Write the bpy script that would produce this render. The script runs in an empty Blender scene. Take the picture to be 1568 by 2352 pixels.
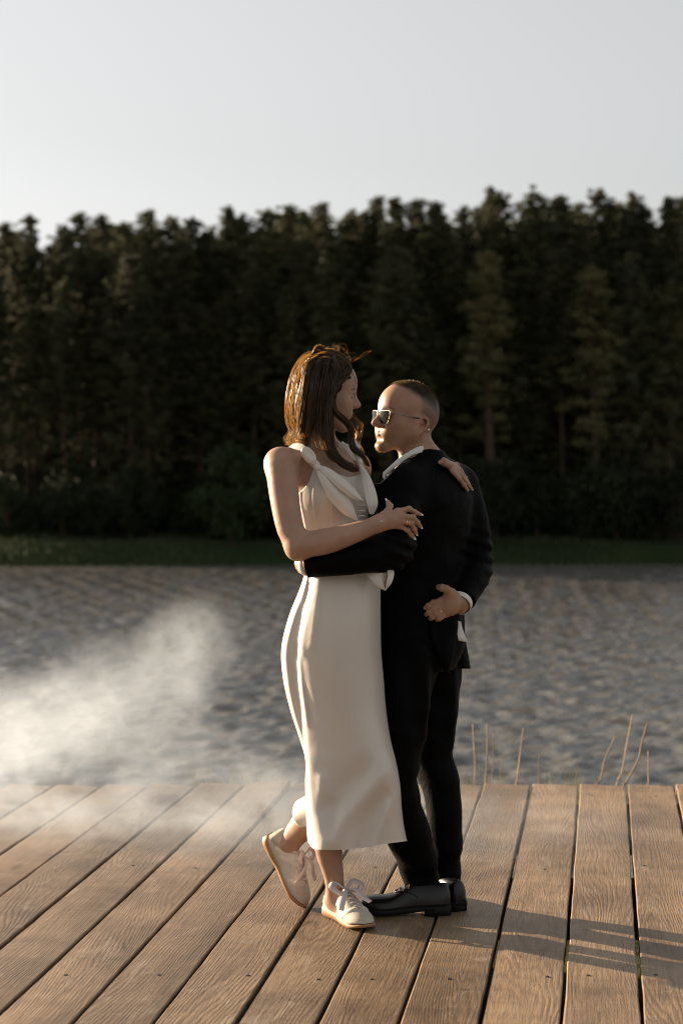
import bpy, bmesh, math, random
import numpy as np
from mathutils import Vector, Matrix

# ------------------------------------------------------------------ camera, sky, sun, exposure
scene = bpy.context.scene
C = scene.collection
R = math.radians
FOC, SENS, CAMZ = 65.0, 36.0, 1.45
FPX = FOC / SENS * 2352.0                      # focal length in units of a 1568 x 2352 frame
PITCH = math.atan((1176.0 - 1030.0) / FPX)
cam_data = bpy.data.cameras.new('camera')
cam = bpy.data.objects.new('camera', cam_data); C.objects.link(cam)
cam_data.sensor_fit = 'VERTICAL'; cam_data.sensor_height = SENS; cam_data.lens = FOC
cam.location = (0, 0, CAMZ)
cam.rotation_euler = (math.pi / 2 - PITCH, 0, 0)
cam_data.clip_end = 3000
cam_data.dof.use_dof = True
cam_data.dof.focus_distance = 5.62
cam_data.dof.aperture_fstop = 3.0
scene.camera = cam

SUN_EL = R(12.0)
SUN_AZ = (-0.852, 0.524)                       # horizontal direction towards the sun
world = bpy.data.worlds.new('World'); scene.world = world; world.use_nodes = True
wn = world.node_tree.nodes; wl = world.node_tree.links
bg = wn['Background']
sky = wn.new('ShaderNodeTexSky'); sky.sky_type = 'NISHITA'; sky.sun_disc = False
sky.sun_elevation = SUN_EL
sky.sun_rotation = math.atan2(SUN_AZ[0], SUN_AZ[1])
sky.air_density = 1.0; sky.dust_density = 2.0; sky.ozone_density = 1.0; sky.altitude = 100
hs = wn.new('ShaderNodeHueSaturation'); hs.inputs['Saturation'].default_value = 0.14
gm_ = wn.new('ShaderNodeGamma'); gm_.inputs['Gamma'].default_value = 0.70
wl.new(sky.outputs[0], hs.inputs['Color']); wl.new(hs.outputs[0], gm_.inputs['Color']); wl.new(gm_.outputs[0], bg.inputs['Color'])
bg.inputs['Strength'].default_value = 0.086

sun_data = bpy.data.lights.new('sun', 'SUN')
sun_data.energy = 5.0; sun_data.angle = R(0.6); sun_data.color = (1.0, 0.78, 0.54)
sun = bpy.data.objects.new('sun', sun_data); C.objects.link(sun)
sd = Vector((SUN_AZ[0] * math.cos(SUN_EL), SUN_AZ[1] * math.cos(SUN_EL), math.sin(SUN_EL)))
sun.rotation_euler = sd.to_track_quat('Z', 'Y').to_euler()
sun.location = (-20, 11, 8)

vs = scene.view_settings
vs.view_transform = 'Standard'; vs.look = 'None'; vs.gamma = 1.0; vs.exposure = 1.72
vs.use_curve_mapping = False
cy = scene.cycles
cy.use_denoising = True; cy.filter_width = 1.0
cy.max_bounces = 8; cy.diffuse_bounces = 3; cy.glossy_bounces = 3; cy.transmission_bounces = 4
cy.transparent_max_bounces = 12; cy.volume_bounces = 1
cy.volume_step_rate = 2.0; cy.volume_max_steps = 128
cy.sample_clamp_indirect = 6.0

# ------------------------------------------------------------------ helpers
def at(px, py, Y):
    """Point of the place at depth Y seen at (px, py) of the 1568 x 2352 photograph."""
    xr = (px - 784.0) / FPX; yr = (1176.0 - py) / FPX
    dy = math.cos(PITCH) + yr * math.sin(PITCH)
    dz = -math.sin(PITCH) + yr * math.cos(PITCH)
    t = Y / dy
    return Vector((xr * t, Y, CAMZ + dz * t))
def ground(px, py, z=0.0):
    yr = (1176.0 - py) / FPX
    dy = math.cos(PITCH) + yr * math.sin(PITCH)
    dz = -math.sin(PITCH) + yr * math.cos(PITCH)
    t = (z - CAMZ) / dz
    return Vector(((px - 784.0) / FPX * t, dy * t, z))
def mesh_obj(name, verts, faces, mat=None, parent=None, smooth=False, edges=()):
    me = bpy.data.meshes.new(name)
    me.from_pydata([tuple(v) for v in verts] if not isinstance(verts, np.ndarray) else verts.tolist(), list(edges),
                   [tuple(f) for f in faces] if not isinstance(faces, np.ndarray) else faces.tolist())
    if smooth:
        me.polygons.foreach_set('use_smooth', [True] * len(me.polygons))
    me.update()
    o = bpy.data.objects.new(name, me); C.objects.link(o)
    if mat: me.materials.append(mat)
    if parent: o.parent = parent
    return o
def empty(name, loc=(0, 0, 0), rz=0):
    o = bpy.data.objects.new(name, None); C.objects.link(o)
    o.location = loc; o.rotation_euler = (0, 0, rz); o.empty_display_size = 0.2
    return o
def tag(o, label=None, cat=None, group=None, kind=None):
    if label: o['label'] = label
    if cat: o['category'] = cat
    if group: o['group'] = group
    if kind: o['kind'] = kind
    return o
def material(name):
    m = bpy.data.materials.new(name); m.use_nodes = True
    return m, m.node_tree.nodes, m.node_tree.links, m.node_tree.nodes['Principled BSDF']
def N(nodes, typ, **kw):
    n = nodes.new('ShaderNode' + typ)
    for k, v in kw.items():
        if k in n.inputs: n.inputs[k].default_value = v
        else: setattr(n, k, v)
    return n
def ramp(nodes, stops):
    n = nodes.new('ShaderNodeValToRGB')
    e = n.color_ramp.elements
    while len(e) < len(stops): e.new(0.5)
    for i, (p, c) in enumerate(stops):
        e[i].position = p; e[i].color = (*c, 1) if len(c) == 3 else c
    return n
def math_node(nodes, links, op, a, b=None):
    n = nodes.new('ShaderNodeMath'); n.operation = op
    for i, v in enumerate((a, b)):
        if v is None: continue
        if hasattr(v, 'links') or hasattr(v, 'is_linked'): links.new(v, n.inputs[i])
        else: n.inputs[i].default_value = v
    return n.outputs[0]
def mix_col(nodes, links, fac, a, b, mode='MIX'):
    n = nodes.new('ShaderNodeMix'); n.data_type = 'RGBA'; n.blend_type = mode
    for i, v in ((0, fac), (6, a), (7, b)):
        if hasattr(v, 'is_linked'): links.new(v, n.inputs[i])
        else: n.inputs[i].default_value = v if i == 0 else ((*v, 1) if len(v) == 3 else v)
    return n.outputs[2]

def tube(path, radii, sides=6, cap=True):
    """Verts and faces of a tube swept along path."""
    P = [Vector(p) for p in path]; n = len(P)
    if not hasattr(radii, '__len__'): radii = [radii] * n
    vs_, fs_ = [], []
    ref = None
    for i in range(n):
        t = (P[min(i + 1, n - 1)] - P[max(i - 1, 0)]).normalized()
        if ref is None:
            ref = Vector((0, 0, 1)) if abs(t.z) < 0.9 else Vector((1, 0, 0))
        a = (ref - t * ref.dot(t)).normalized(); ref = a
        b = t.cross(a)
        for k in range(sides):
            an = 2 * math.pi * k / sides
            vs_.append(P[i] + (a * math.cos(an) + b * math.sin(an)) * radii[i])
    for i in range(n - 1):
        for k in range(sides):
            k2 = (k + 1) % sides
            fs_.append((i * sides + k, i * sides + k2, (i + 1) * sides + k2, (i + 1) * sides + k))
    if cap:
        fs_.append(tuple(range(sides))[::-1]); fs_.append(tuple((n - 1) * sides + k for k in range(sides)))
    return vs_, fs_
class MB:
    def __init__(s): s.v = []; s.f = []
    def add(s, vf):
        o = len(s.v); s.v += [Vector(p) for p in vf[0]]; s.f += [tuple(i + o for i in q) for q in vf[1]]; return s
    def build(s, name, mat, parent=None, smooth=True): return mesh_obj(name, s.v, s.f, mat, parent, smooth)
def spline(pts, n):
    """Catmull-Rom through pts (any dimension) at n samples."""
    P = np.asarray(pts, float); m = len(P)
    if m == 2:
        t = np.linspace(0, 1, n)[:, None]; return P[0] * (1 - t) + P[1] * t
    E = np.vstack([2 * P[0] - P[1], P, 2 * P[-1] - P[-2]])
    u = np.linspace(0, m - 1, n); i = np.minimum(u.astype(int), m - 2); f = (u - i)[:, None]
    p0, p1, p2, p3 = E[i], E[i + 1], E[i + 2], E[i + 3]
    return 0.5 * (2 * p1 + (p2 - p0) * f + (2 * p0 - 5 * p1 + 4 * p2 - p3) * f ** 2 + (3 * p1 - p0 - 3 * p2 + p3) * f ** 3)

# ------------------------------------------------------------------ deck of wide planks
WATER_Z = -1.6
far_edge = ground(784, 1803).y
def wood_material():
    m, n, l, b = material('weathered_wood')
    tc = N(n, 'TexCoord'); oi = N(n, 'ObjectInfo')
    off = N(n, 'CombineXYZ'); sc = math_node(n, l, 'MULTIPLY', oi.outputs['Random'], 83.0)
    l.new(sc, off.inputs[0]); l.new(sc, off.inputs[1]); l.new(sc, off.inputs[2])
    add = N(n, 'VectorMath', operation='ADD'); l.new(tc.outputs['Object'], add.inputs[0]); l.new(off.outputs[0], add.inputs[1])
    P = add.outputs[0]
    def mapped(s, src=None):
        mp = N(n, 'Mapping'); l.new(src or P, mp.inputs[0]); mp.inputs['Scale'].default_value = s; return mp.outputs[0]
    def noise(s, scale, detail=4, rough=0.55, dist=0.0, src=None):
        t = N(n, 'TexNoise', Scale=scale, Detail=detail, Roughness=rough, Distortion=dist); l.new(mapped(s, src), t.inputs['Vector']); return t.outputs['Fac']
    # annual rings: contours of a slow field give cathedral arches along the board
    slow = noise((3.0, 0.34, 1), 1.0, 2, 0.4)
    med = noise((10, 1.6, 1), 1.0, 3, 0.5)
    sep = N(n, 'SeparateXYZ'); l.new(P, sep.inputs[0])
    ph = math_node(n, l, 'ADD', math_node(n, l, 'MULTIPLY', slow, 15.0), math_node(n, l, 'MULTIPLY', med, 1.7))
    ph = math_node(n, l, 'ADD', ph, math_node(n, l, 'MULTIPLY', sep.outputs[0], 26.0))
    ring = math_node(n, l, 'PINGPONG', math_node(n, l, 'MULTIPLY', ph, 6.8), 1.0)
    ring = math_node(n, l, 'POWER', ring, 1.4)
    rmask = noise((4.0, 1.3, 1), 1.3, 3, 0.5)
    rm = ramp(n, [(0.35, (0.25, 0.25, 0.25)), (0.65, (1, 1, 1))]); l.new(rmask, rm.inputs[0])
    ring = math_node(n, l, 'MULTIPLY', ring, rm.outputs[0])
    fine = noise((160, 6, 1), 1.0, 3, 0.6)
    fine2 = noise((420, 22, 1), 1.0, 2, 0.6)
    patch = noise((2.0, 1.1, 1), 1.5, 5, 0.6, 0.4)
    cross = noise((0.8, 7.0, 1), 1.0, 3, 0.6, 0.3)
    worn = noise((14, 5, 1), 1.0, 5, 0.65, 0.6)
    c1 = ramp(n, [(0.0, (0.308, 0.208, 0.122)), (0.55, (0.258, 0.168, 0.095)), (1.0, (0.188, 0.117, 0.063))]); l.new(ring, c1.inputs[0])
    tone = N(n, 'MapRange'); tone.inputs['To Min'].default_value = 0.60; tone.inputs['To Max'].default_value = 1.08; l.new(oi.outputs['Random'], tone.inputs[0])
    c = mix_col(n, l, 1.0, c1.outputs[0], tone.outputs[0], 'MULTIPLY')
    f1 = ramp(n, [(0.3, (0.62, 0.62, 0.62)), (0.7, (1.2, 1.2, 1.2))]); l.new(fine, f1.inputs[0])
    c = mix_col(n, l, 0.6, c, f1.outputs[0], 'MULTIPLY')
    p1 = ramp(n, [(0.3, (0.46, 0.41, 0.37)), (0.66, (1.28, 1.28, 1.28))]); l.new(patch, p1.inputs[0])
    c = mix_col(n, l, 0.85, c, p1.outputs[0], 'MULTIPLY')
    x1 = ramp(n, [(0.36, (0.72, 0.70, 0.68)), (0.62, (1.12, 1.12, 1.12))]); l.new(cross, x1.inputs[0])
    c = mix_col(n, l, 0.6, c, x1.outputs[0], 'MULTIPLY')
    w1 = ramp(n, [(0.56, (0, 0, 0)), (0.70, (1, 1, 1))]); l.new(worn, w1.inputs[0])
    wf = math_node(n, l, 'MULTIPLY', w1.outputs[0], 0.42)
    c = mix_col(n, l, wf, c, (0.33, 0.262, 0.19))
    scr = noise((8, 60, 1), 1.0, 3, 0.6, 1.2)
    s1 = ramp(n, [(0.60, (0, 0, 0)), (0.72, (1, 1, 1))]); l.new(scr, s1.inputs[0])
    c = mix_col(n, l, math_node(n, l, 'MULTIPLY', s1.outputs[0], 0.34), c, (0.35, 0.28, 0.20))
    # knots
    vor = N(n, 'TexVoronoi', Scale=1.0); vor.inputs['Randomness'].default_value = 1.0
    l.new(mapped((3.4, 1.25, 0.001)), vor.inputs['Vector'])
    k1 = ramp(n, [(0.035, (1, 1, 1)), (0.085, (0, 0, 0))]); l.new(vor.outputs['Distance'], k1.inputs[0])
    c = mix_col(n, l, math_node(n, l, 'MULTIPLY', k1.outputs[0], 0.75), c, (0.075, 0.038, 0.02))
    # drying cracks
    cr = noise((70, 2.2, 1), 1.0, 2, 0.5, 0.8)
    crm = noise((3, 1.6, 1), 1.0, 2, 0.5)
    r1 = ramp(n, [(0.492, (0, 0, 0)), (0.5, (1, 1, 1)), (0.508, (0, 0, 0))]); l.new(cr, r1.inputs[0])
    r2 = ramp(n, [(0.56, (0, 0, 0)), (0.62, (1, 1, 1))]); l.new(crm, r2.inputs[0])
    crack = math_node(n, l, 'MULTIPLY', r1.outputs[0], r2.outputs[0])
    c = mix_col(n, l, math_node(n, l, 'MULTIPLY', crack, 0.85), c, (0.03, 0.018, 0.01))
    l.new(c, b.inputs['Base Color'])
    b.inputs['Roughness'].default_value = 0.52
    b.inputs['Specular IOR Level'].default_value = 0.42
    h = math_node(n, l, 'ADD', math_node(n, l, 'MULTIPLY', ring, -0.5), math_node(n, l, 'MULTIPLY', fine, 1.1))
    h = math_node(n, l, 'ADD', h, math_node(n, l, 'MULTIPLY', fine2, 0.5))
    h = math_node(n, l, 'ADD', h, math_node(n, l, 'MULTIPLY', crack, -3.0))
    h = math_node(n, l, 'ADD', h, math_node(n, l, 'MULTIPLY', worn, 1.5))
    h = math_node(n, l, 'ADD', h, math_node(n, l, 'MULTIPLY', cross, 2.0))
    bp = N(n, 'Bump', Strength=0.55, Distance=0.0022); l.new(h, bp.inputs['Height']); l.new(bp.outputs[0], b.inputs['Normal'])
    return m
wood = wood_material()
m_nail, n_, l_, b_ = material('rusty_nail'); b_.inputs['Base Color'].default_value = (0.03, 0.02, 0.015, 1); b_.inputs['Roughness'].default_value = 0.6

vp_dir = Vector(((1386 - 784) / FPX, 1.0, 0)).normalized()
yaw = math.atan2(vp_dir.x, vp_dir.y)
g0 = ground(1438, 1803); g1 = ground(1438 + 109.4, 1803)
step = (g1.x - g0.x)
deck = empty('wooden_deck', (0, 0, 0))
tag(deck, 'brown weathered wooden deck of wide planks with dark gaps', 'deck')
rng = random.Random(4)
NEAR_Y = 1.2
for k in range(-19, 6):
    # the plank between gap k and gap k+1; local y runs along the board, 0 at the far end
    x0 = g0.x + k * step
    gap = 0.0085 + 0.005 * rng.random()
    w = step * math.cos(yaw) - gap
    ox = x0 + step * 0.5
    L = (far_edge - NEAR_Y) / math.cos(yaw)
    zt = rng.uniform(-0.0035, 0.0035); roll = rng.uniform(-0.010, 0.010)
    cup = rng.uniform(-0.002, 0.002); endlift = rng.uniform(-0.002, 0.004) if k != -8 else 0.024
    vs_, fs_ = [], []
    ny = 46
    prof = [(-0.5, -0.042), (-0.5, -0.004), (-0.5 + 0.0035 / w, -0.0006), (-0.25, cup), (0, cup * 1.4), (0.25, cup), (0.5 - 0.0035 / w, -0.0006), (0.5, -0.004), (0.5, -0.042)]
    wob = [rng.uniform(-0.0016, 0.0016) for _ in range(ny + 1)]; wob2 = [rng.uniform(-0.0016, 0.0016) for _ in range(ny + 1)]
    e_far = rng.uniform(-0.012, 0.012)
    for j in range(ny + 1):
        yy = -L * j / ny
        for (u, h) in prof:
            x = u * w + (wob[j] if u < -0.4 else wob2[j] if u > 0.4 else 0)
            # end cut parallel to the shore: shear the far end
            y = yy + (x * math.tan(yaw) * -1.0 + e_far if j == 0 else 0)
            z = h + zt + roll * x + endlift * max(0, 1 + yy / 1.6) ** 2 * (0.5 + x / w) * 1.0
            vs_.append((x, y, z))
    m_ = len(prof)
    for j in range(ny):
        for i in range(m_ - 1):
            a = j * m_ + i
            fs_.append((a, a + 1, a + m_ + 1, a + m_))
        fs_.append((j * m_ + m_ - 1, j * m_, (j + 1) * m_, (j + 1) * m_ + m_ - 1))
    fs_.append(tuple(range(m_))[::-1]); fs_.append(tuple(ny * m_ + i for i in range(m_)))
    p = mesh_obj('plank', vs_, fs_, wood, deck)
    bm = bmesh.new(); bm.from_mesh(p.data); bmesh.ops.recalc_face_normals(bm, faces=bm.faces); bm.to_mesh(p.data); bm.free()
    p.location = (ox, far_edge, 0); p.rotation_euler = (0, 0, -yaw)
    # nail heads where the joists run
    for jy in (5.02, 6.35, 7.68):
        yl = -(far_edge - jy) / math.cos(yaw)
        if jy == 5.02 or rng.random() < 0.45:
            nv, nf = tube([(0, 0, -0.004), (0, 0, 0.0016), (0.0, 0, 0.0022)], [0.0062, 0.0062, 0.004], 8)
            nl = mesh_obj('nail_head', nv, nf, m_nail, p)
            xl = rng.uniform(-0.06, 0.06)
            nl.location = (xl, yl + rng.uniform(-0.03, 0.03), zt + cup + roll * xl)
# joists under the planks
m_joist, n_, l_, b_ = material('joist_wood'); b_.inputs['Base Color'].default_value = (0.10, 0.065, 0.04, 1); b_.inputs['Roughness'].default_value = 0.85
for jy in (1.5, 3.0, 5.02, 6.35, 7.68):
    jv = []
    for x in (-3.6, 1.7):
        for y in (-0.05, 0.05):
            for z in (-0.24, -0.047): jv.append((x, jy + y, z))
    mesh_obj('joist', jv, [(0, 1, 3, 2), (4, 6, 7, 5), (0, 4, 5, 1), (2, 3, 7, 6), (0, 2, 6, 4), (1, 5, 7, 3)], m_joist, deck)

# ------------------------------------------------------------------ near bank, water, far bank
def soil_material(name, c1, c2, scale=3.0):
    m, n, l, b = material(name)
    t = N(n, 'TexNoise', Scale=scale, Detail=8, Roughness=0.65)
    tc = N(n, 'TexCoord'); l.new(tc.outputs['Object'], t.inputs['Vector'])
    r = ramp(n, [(0.3, c1), (0.7, c2)]); l.new(t.outputs['Fac'], r.inputs[0]); l.new(r.outputs[0], b.inputs['Base Color'])
    b.inputs['Roughness'].default_value = 0.95; b.inputs['Specular IOR Level'].default_value = 0.1
    bp = N(n, 'Bump', Strength=0.6, Distance=0.05); l.new(t.outputs['Fac'], bp.inputs['Height']); l.new(bp.outputs[0], b.inputs['Normal'])
    return m
m_bank = soil_material('bank_soil', (0.045, 0.04, 0.022), (0.08, 0.085, 0.035))
m_far = soil_material('far_bank_soil', (0.010, 0.020, 0.006), (0.022, 0.040, 0.011), 0.6)
def sheet(name, rows, xs, zf, mat, kind='structure'):
    v = []; f = []
    nx = len(xs)
    for y in rows:
        for x in xs: v.append((x, y, zf(x, y)))
    for j in range(len(rows) - 1):
        for i in range(nx - 1):
            a = j * nx + i; f.append((a, a + 1, a + nx + 1, a + nx))
    o = mesh_obj(name, v, f, mat, None, True); o['kind'] = kind
    return o
r2 = random.Random(11)
def near_z(x, y):
    if y < 7.4: return -0.55
    t = min(1, (y - 7.4) / 7.0)
    return -0.55 + (WATER_Z - 0.6 + 0.55) * (t * t * (3 - 2 * t)) * 1.0
sheet('ground', [-60, -20, -5, 0, 4, 7.0, 7.4, 8, 9, 10, 11, 12, 13, 14, 14.4], np.linspace(-70, 70, 57), lambda x, y: near_z(x, y) + 0.06 * math.sin(x * 1.7 + y), m_bank)

SHORE_Y = ground(784, 1302, WATER_Z).y
def water_material():
    m, n, l, b = material('lake_water')
    tc = N(n, 'TexCoord')
    mp = N(n, 'Mapping'); l.new(tc.outputs['Object'], mp.inputs[0]); mp.inputs['Scale'].default_value = (9.0, 6.0, 1)
    t = N(n, 'TexNoise', Scale=1.0, Detail=3, Roughness=0.55, Distortion=0.3); l.new(mp.outputs[0], t.inputs['Vector'])
    bp = N(n, 'Bump', Strength=0.5, Distance=0.03); l.new(t.outputs['Fac'], bp.inputs['Height']); l.new(bp.outputs[0], b.inputs['Normal'])
    b.inputs['Base Color'].default_value = (0.112, 0.107, 0.098, 1)
    b.inputs['Roughness'].default_value = 0.20; b.inputs['IOR'].default_value = 1.50
    return m
def build_water():
    """Wind-roughened lake: real wavelets where the picture looks, calm sheet beyond."""
    g = np.random.default_rng(17); ny, nx = 640, 480
    ys = np.linspace(15.0, SHORE_Y + 1.5, ny); u = np.linspace(-1, 1, nx)
    X = u[None] * (ys * 0.27 + 2.5)[:, None]; Y = np.repeat(ys[:, None], nx, 1); Z = np.zeros_like(X)
    for k in range(80):
        lam = 0.13 * (6.0 ** g.random()); kk = 2 * math.pi / lam; an = math.radians(-62) + g.normal(0, 0.62)
        amp = WAVE * lam / (2 * math.pi) * g.uniform(0.6, 1.4)
        ph = (X * math.cos(an) + Y * math.sin(an)) * kk + g.uniform(0, 6.28) + 0.9 * np.sin(X * g.uniform(.3, .9) + Y * g.uniform(.2, .6) + g.uniform(0, 6.28))
        gust = 0.65 + 0.45 * np.sin(X * g.uniform(.1, .5) + g.uniform(0, 6.28)) * np.sin(Y * g.uniform(.1, .4) + g.uniform(0, 6.28))
        w = np.sin(ph); Z += amp * gust * (w - 0.25 * np.cos(2 * ph))
    Z *= np.clip((SHORE_Y + 1.0 - Y) / 3.0, 0.15, 1)
    far = np.array([90.0, 50.0, 25.0])
    XL = np.repeat(-far[None], ny, 0); XR = np.repeat(far[None, ::-1], ny, 0)
    X = np.concatenate([XL, X, XR], 1); Y = np.repeat(ys[:, None], nx + 6, 1); Z = np.concatenate([np.zeros((ny, 3)), Z, np.zeros((ny, 3))], 1)
    n2 = nx + 6; v = np.stack([X, Y, Z + WATER_Z], -1).reshape(-1, 3)
    i = (np.arange(ny - 1)[:, None] * n2 + np.arange(n2 - 1)[None])
    f = np.stack([i, i + 1, i + n2 + 1, i + n2], -1).reshape(-1, 4)
    near = [(-90, 12.6, WATER_Z - .02), (90, 12.6, WATER_Z - .02)]
    me = bpy.data.meshes.new('water')
    b0 = len(v); v = np.concatenate([v, np.array(near)])
    me.vertices.add(len(v)); me.vertices.foreach_set('co', v.astype(np.float32).ravel())
    me.loops.add(4 * len(f) + 4); me.loops.foreach_set('vertex_index', np.concatenate([f.ravel(), [b0, b0 + 1, n2 - 1, 0]]).astype(np.int32))
    me.polygons.add(len(f) + 1); me.polygons.foreach_set('loop_start', np.arange(0, 4 * len(f) + 4, 4, dtype=np.int32))
    me.polygons.foreach_set('use_smooth', np.ones(len(f) + 1, bool)); me.update(calc_edges=True); me.materials.append(water_material())
    o = bpy.data.objects.new('water', me); C.objects.link(o); o['kind'] = 'structure'
WAVE = 0.056
build_water()

def far_z(x, y):
    d = y - SHORE_Y - 0.25 * math.sin(x * 0.31) - 0.3 * math.sin(x * 0.13 + 1)
    if d < -0.5: return WATER_Z - 0.5
    t = min(1, max(0, (d + 0.5) / 2.2))
    return WATER_Z - 0.4 + 0.75 * t + 0.04 * min(30, max(0, d))
sheet('far_bank', [SHORE_Y - 2, SHORE_Y - 1, SHORE_Y - .5, SHORE_Y, SHORE_Y + .5, SHORE_Y + 1, SHORE_Y + 2, SHORE_Y + 4, SHORE_Y + 8, SHORE_Y + 14, SHORE_Y + 25, SHORE_Y + 60, SHORE_Y + 400],
      np.linspace(-120, 120, 121), far_z, m_far)
# ------------------------------------------------------------------ far forest
def leaf_material(name, c1, c2, trans=0.25, scale=0.6):
    m, n, l, b = material(name)
    tc = N(n, 'TexCoord'); oi = N(n, 'ObjectInfo')
    t = N(n, 'TexNoise', Scale=scale, Detail=4); l.new(tc.outputs['Object'], t.inputs['Vector'])
    r = ramp(n, [(0.32, c1), (0.68, c2)]); l.new(t.outputs['Fac'], r.inputs[0])
    tone = N(n, 'MapRange'); tone.inputs['To Min'].default_value = 0.7; tone.inputs['To Max'].default_value = 1.3; l.new(oi.outputs['Random'], tone.inputs[0])
    c = mix_col(n, l, 1.0, r.outputs[0], tone.outputs[0], 'MULTIPLY')
    l.new(c, b.inputs['Base Color']); b.inputs['Roughness'].default_value = 0.6; b.inputs['Specular IOR Level'].default_value = 0.2
    tr = N(n, 'BsdfTranslucent'); l.new(c, tr.inputs['Color'])
    mx = N(n, 'MixShader'); mx.inputs[0].default_value = trans
    l.new(b.outputs[0], mx.inputs[1]); l.new(tr.outputs[0], mx.inputs[2])
    l.new(mx.outputs[0], n['Material Output'].inputs['Surface'])
    return m
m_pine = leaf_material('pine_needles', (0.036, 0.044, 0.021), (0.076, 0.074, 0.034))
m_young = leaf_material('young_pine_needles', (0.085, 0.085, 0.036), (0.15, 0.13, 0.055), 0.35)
m_green = leaf_material('birch_leaves', (0.030, 0.046, 0.018), (0.048, 0.072, 0.026), 0.3)
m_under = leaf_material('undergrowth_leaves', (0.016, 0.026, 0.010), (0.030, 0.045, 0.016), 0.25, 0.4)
m_grass = leaf_material('bank_grass', (0.034, 0.046, 0.021), (0.062, 0.074, 0.034), 0.3, 0.5)
m_bark, n_, l_, b_ = material('pine_bark')
t_ = N(n_, 'TexNoise', Scale=5.0, Detail=6); tc_ = N(n_, 'TexCoord'); l_.new(tc_.outputs['Object'], t_.inputs['Vector'])
r_ = ramp(n_, [(0.3, (0.03, 0.019, 0.012)), (0.7, (0.08, 0.042, 0.022))]); l_.new(t_.outputs['Fac'], r_.inputs[0]); l_.new(r_.outputs[0], b_.inputs['Base Color']); b_.inputs['Roughness'].default_value = 0.9

def quads_to_mesh(name, centers, dirs, sides, lens, wids, mat, tri=False):
    """One mesh of many small leaf faces: a kite from base to tip."""
    n = len(centers)
    base = centers - dirs * (lens * 0.5)[:, None]; tip = centers + dirs * (lens * 0.5)[:, None]
    l_ = centers + sides * (wids * 0.5)[:, None]; r_ = centers - sides * (wids * 0.5)[:, None]
    v = np.stack([base, r_, tip, l_], 1).reshape(-1, 3)
    me = bpy.data.meshes.new(name)
    me.vertices.add(4 * n); me.vertices.foreach_set('co', v.astype(np.float32).ravel())
    me.loops.add(4 * n); me.loops.foreach_set('vertex_index', np.arange(4 * n, dtype=np.int32))
    me.polygons.add(n); me.polygons.foreach_set('loop_start', np.arange(0, 4 * n, 4, dtype=np.int32))
    me.materials.append(mat); me.update(calc_edges=True)
    return me
def unit(a): return a / np.maximum(1e-9, np.linalg.norm(a, axis=-1, keepdims=True))

def pine_meshes(seed, H, base_frac, width, mat, needles=1.0):
    g = np.random.default_rng(seed)
    mb = MB()
    lean = g.normal(0, 0.012, 2)
    zs = np.linspace(0, H, 9)
    path = [(lean[0] * z + 0.06 * math.sin(z * 0.5 + seed), lean[1] * z + 0.06 * math.cos(z * 0.43 + seed), z) for z in zs]
    mb.add(tube(path, [0.16 * (1 - 0.93 * z / H) + 0.012 for z in zs], 7))
    cen = []; rad = []
    z = H * base_frac
    while z < H - 0.15:
        f = (z - H * base_frac) / (H * (1 - base_frac))
        # wider in the middle, ragged, narrowing to a blunt top
        prof = width * (0.45 + 0.75 * min(1, f * 2.6)) * (1 - f ** (1.1 + 1.5 * (seed % 3) / 2)) ** 0.9 + 0.14
        nb = g.integers(3, 6)
        a0 = g.uniform(0, 6.28)
        for k in range(nb):
            L = prof * g.uniform(0.55, 1.2)
            if f < 0.35 and g.random() < 0.35: continue
            a = a0 + k * 6.28 / nb + g.normal(0, 0.3)
            up = g.uniform(0.05, 0.35) + 0.7 * f
            d = np.array([math.cos(a), math.sin(a), up]); d /= np.linalg.norm(d)
            b0 = np.array([lean[0] * z, lean[1] * z, z])
            pts = [b0 + d * L * s + np.array([0, 0, -0.10 * L * (1 - f) * s * s + 0.12 * L * s ** 3]) for s in (0, 0.35, 0.7, 1.0)]
            mb.add(tube(pts, [0.035 * (1 - f) + 0.014, 0.02, 0.012, 0.006], 3, False))
            for s in np.linspace(0.30, 1.0, max(2, int(2 + L * 3.0))):
                i = min(2, int(s * 3)); q = pts[i] + (pts[i + 1] - pts[i]) * (s * 3 - i if s < 1 else 1)
                if f < 0.3 and s < 0.55: continue
                cen.append(q + g.normal(0, 0.10 + 0.05 * L, 3)); rad.append(g.uniform(0.16, 0.34) * (0.75 + 0.4 * (1 - f)))
        z += g.uniform(0.26, 0.48) * (1.15 - 0.35 * f)
    for k in range(4):
        cen.append(np.array([lean[0] * H, lean[1] * H, H - 0.12 * k]) + g.normal(0, 0.05, 3)); rad.append(0.13 + 0.03 * k)
    cen = np.array(cen); rad = np.array(rad)
    per = int(44 * needles)
    c = np.repeat(cen, per, 0); r = np.repeat(rad, per)
    o = unit(g.normal(size=c.shape)); o[:, 2] = np.abs(o[:, 2]) * 0.9 - 0.12
    pos = c + o * (r * g.random(len(r)) ** 0.5)[:, None] * np.array([1, 1, 0.8])
    d = unit(o + np.array([0, 0, 0.7]) + g.normal(0, 0.5, o.shape)); s = unit(np.cross(d, g.normal(size=d.shape)))
    crown = quads_to_mesh('crown', pos, d, s, g.uniform(0.13, 0.30, len(r)), g.uniform(0.025, 0.06, len(r)), mat)
    return mb, crown

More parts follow.
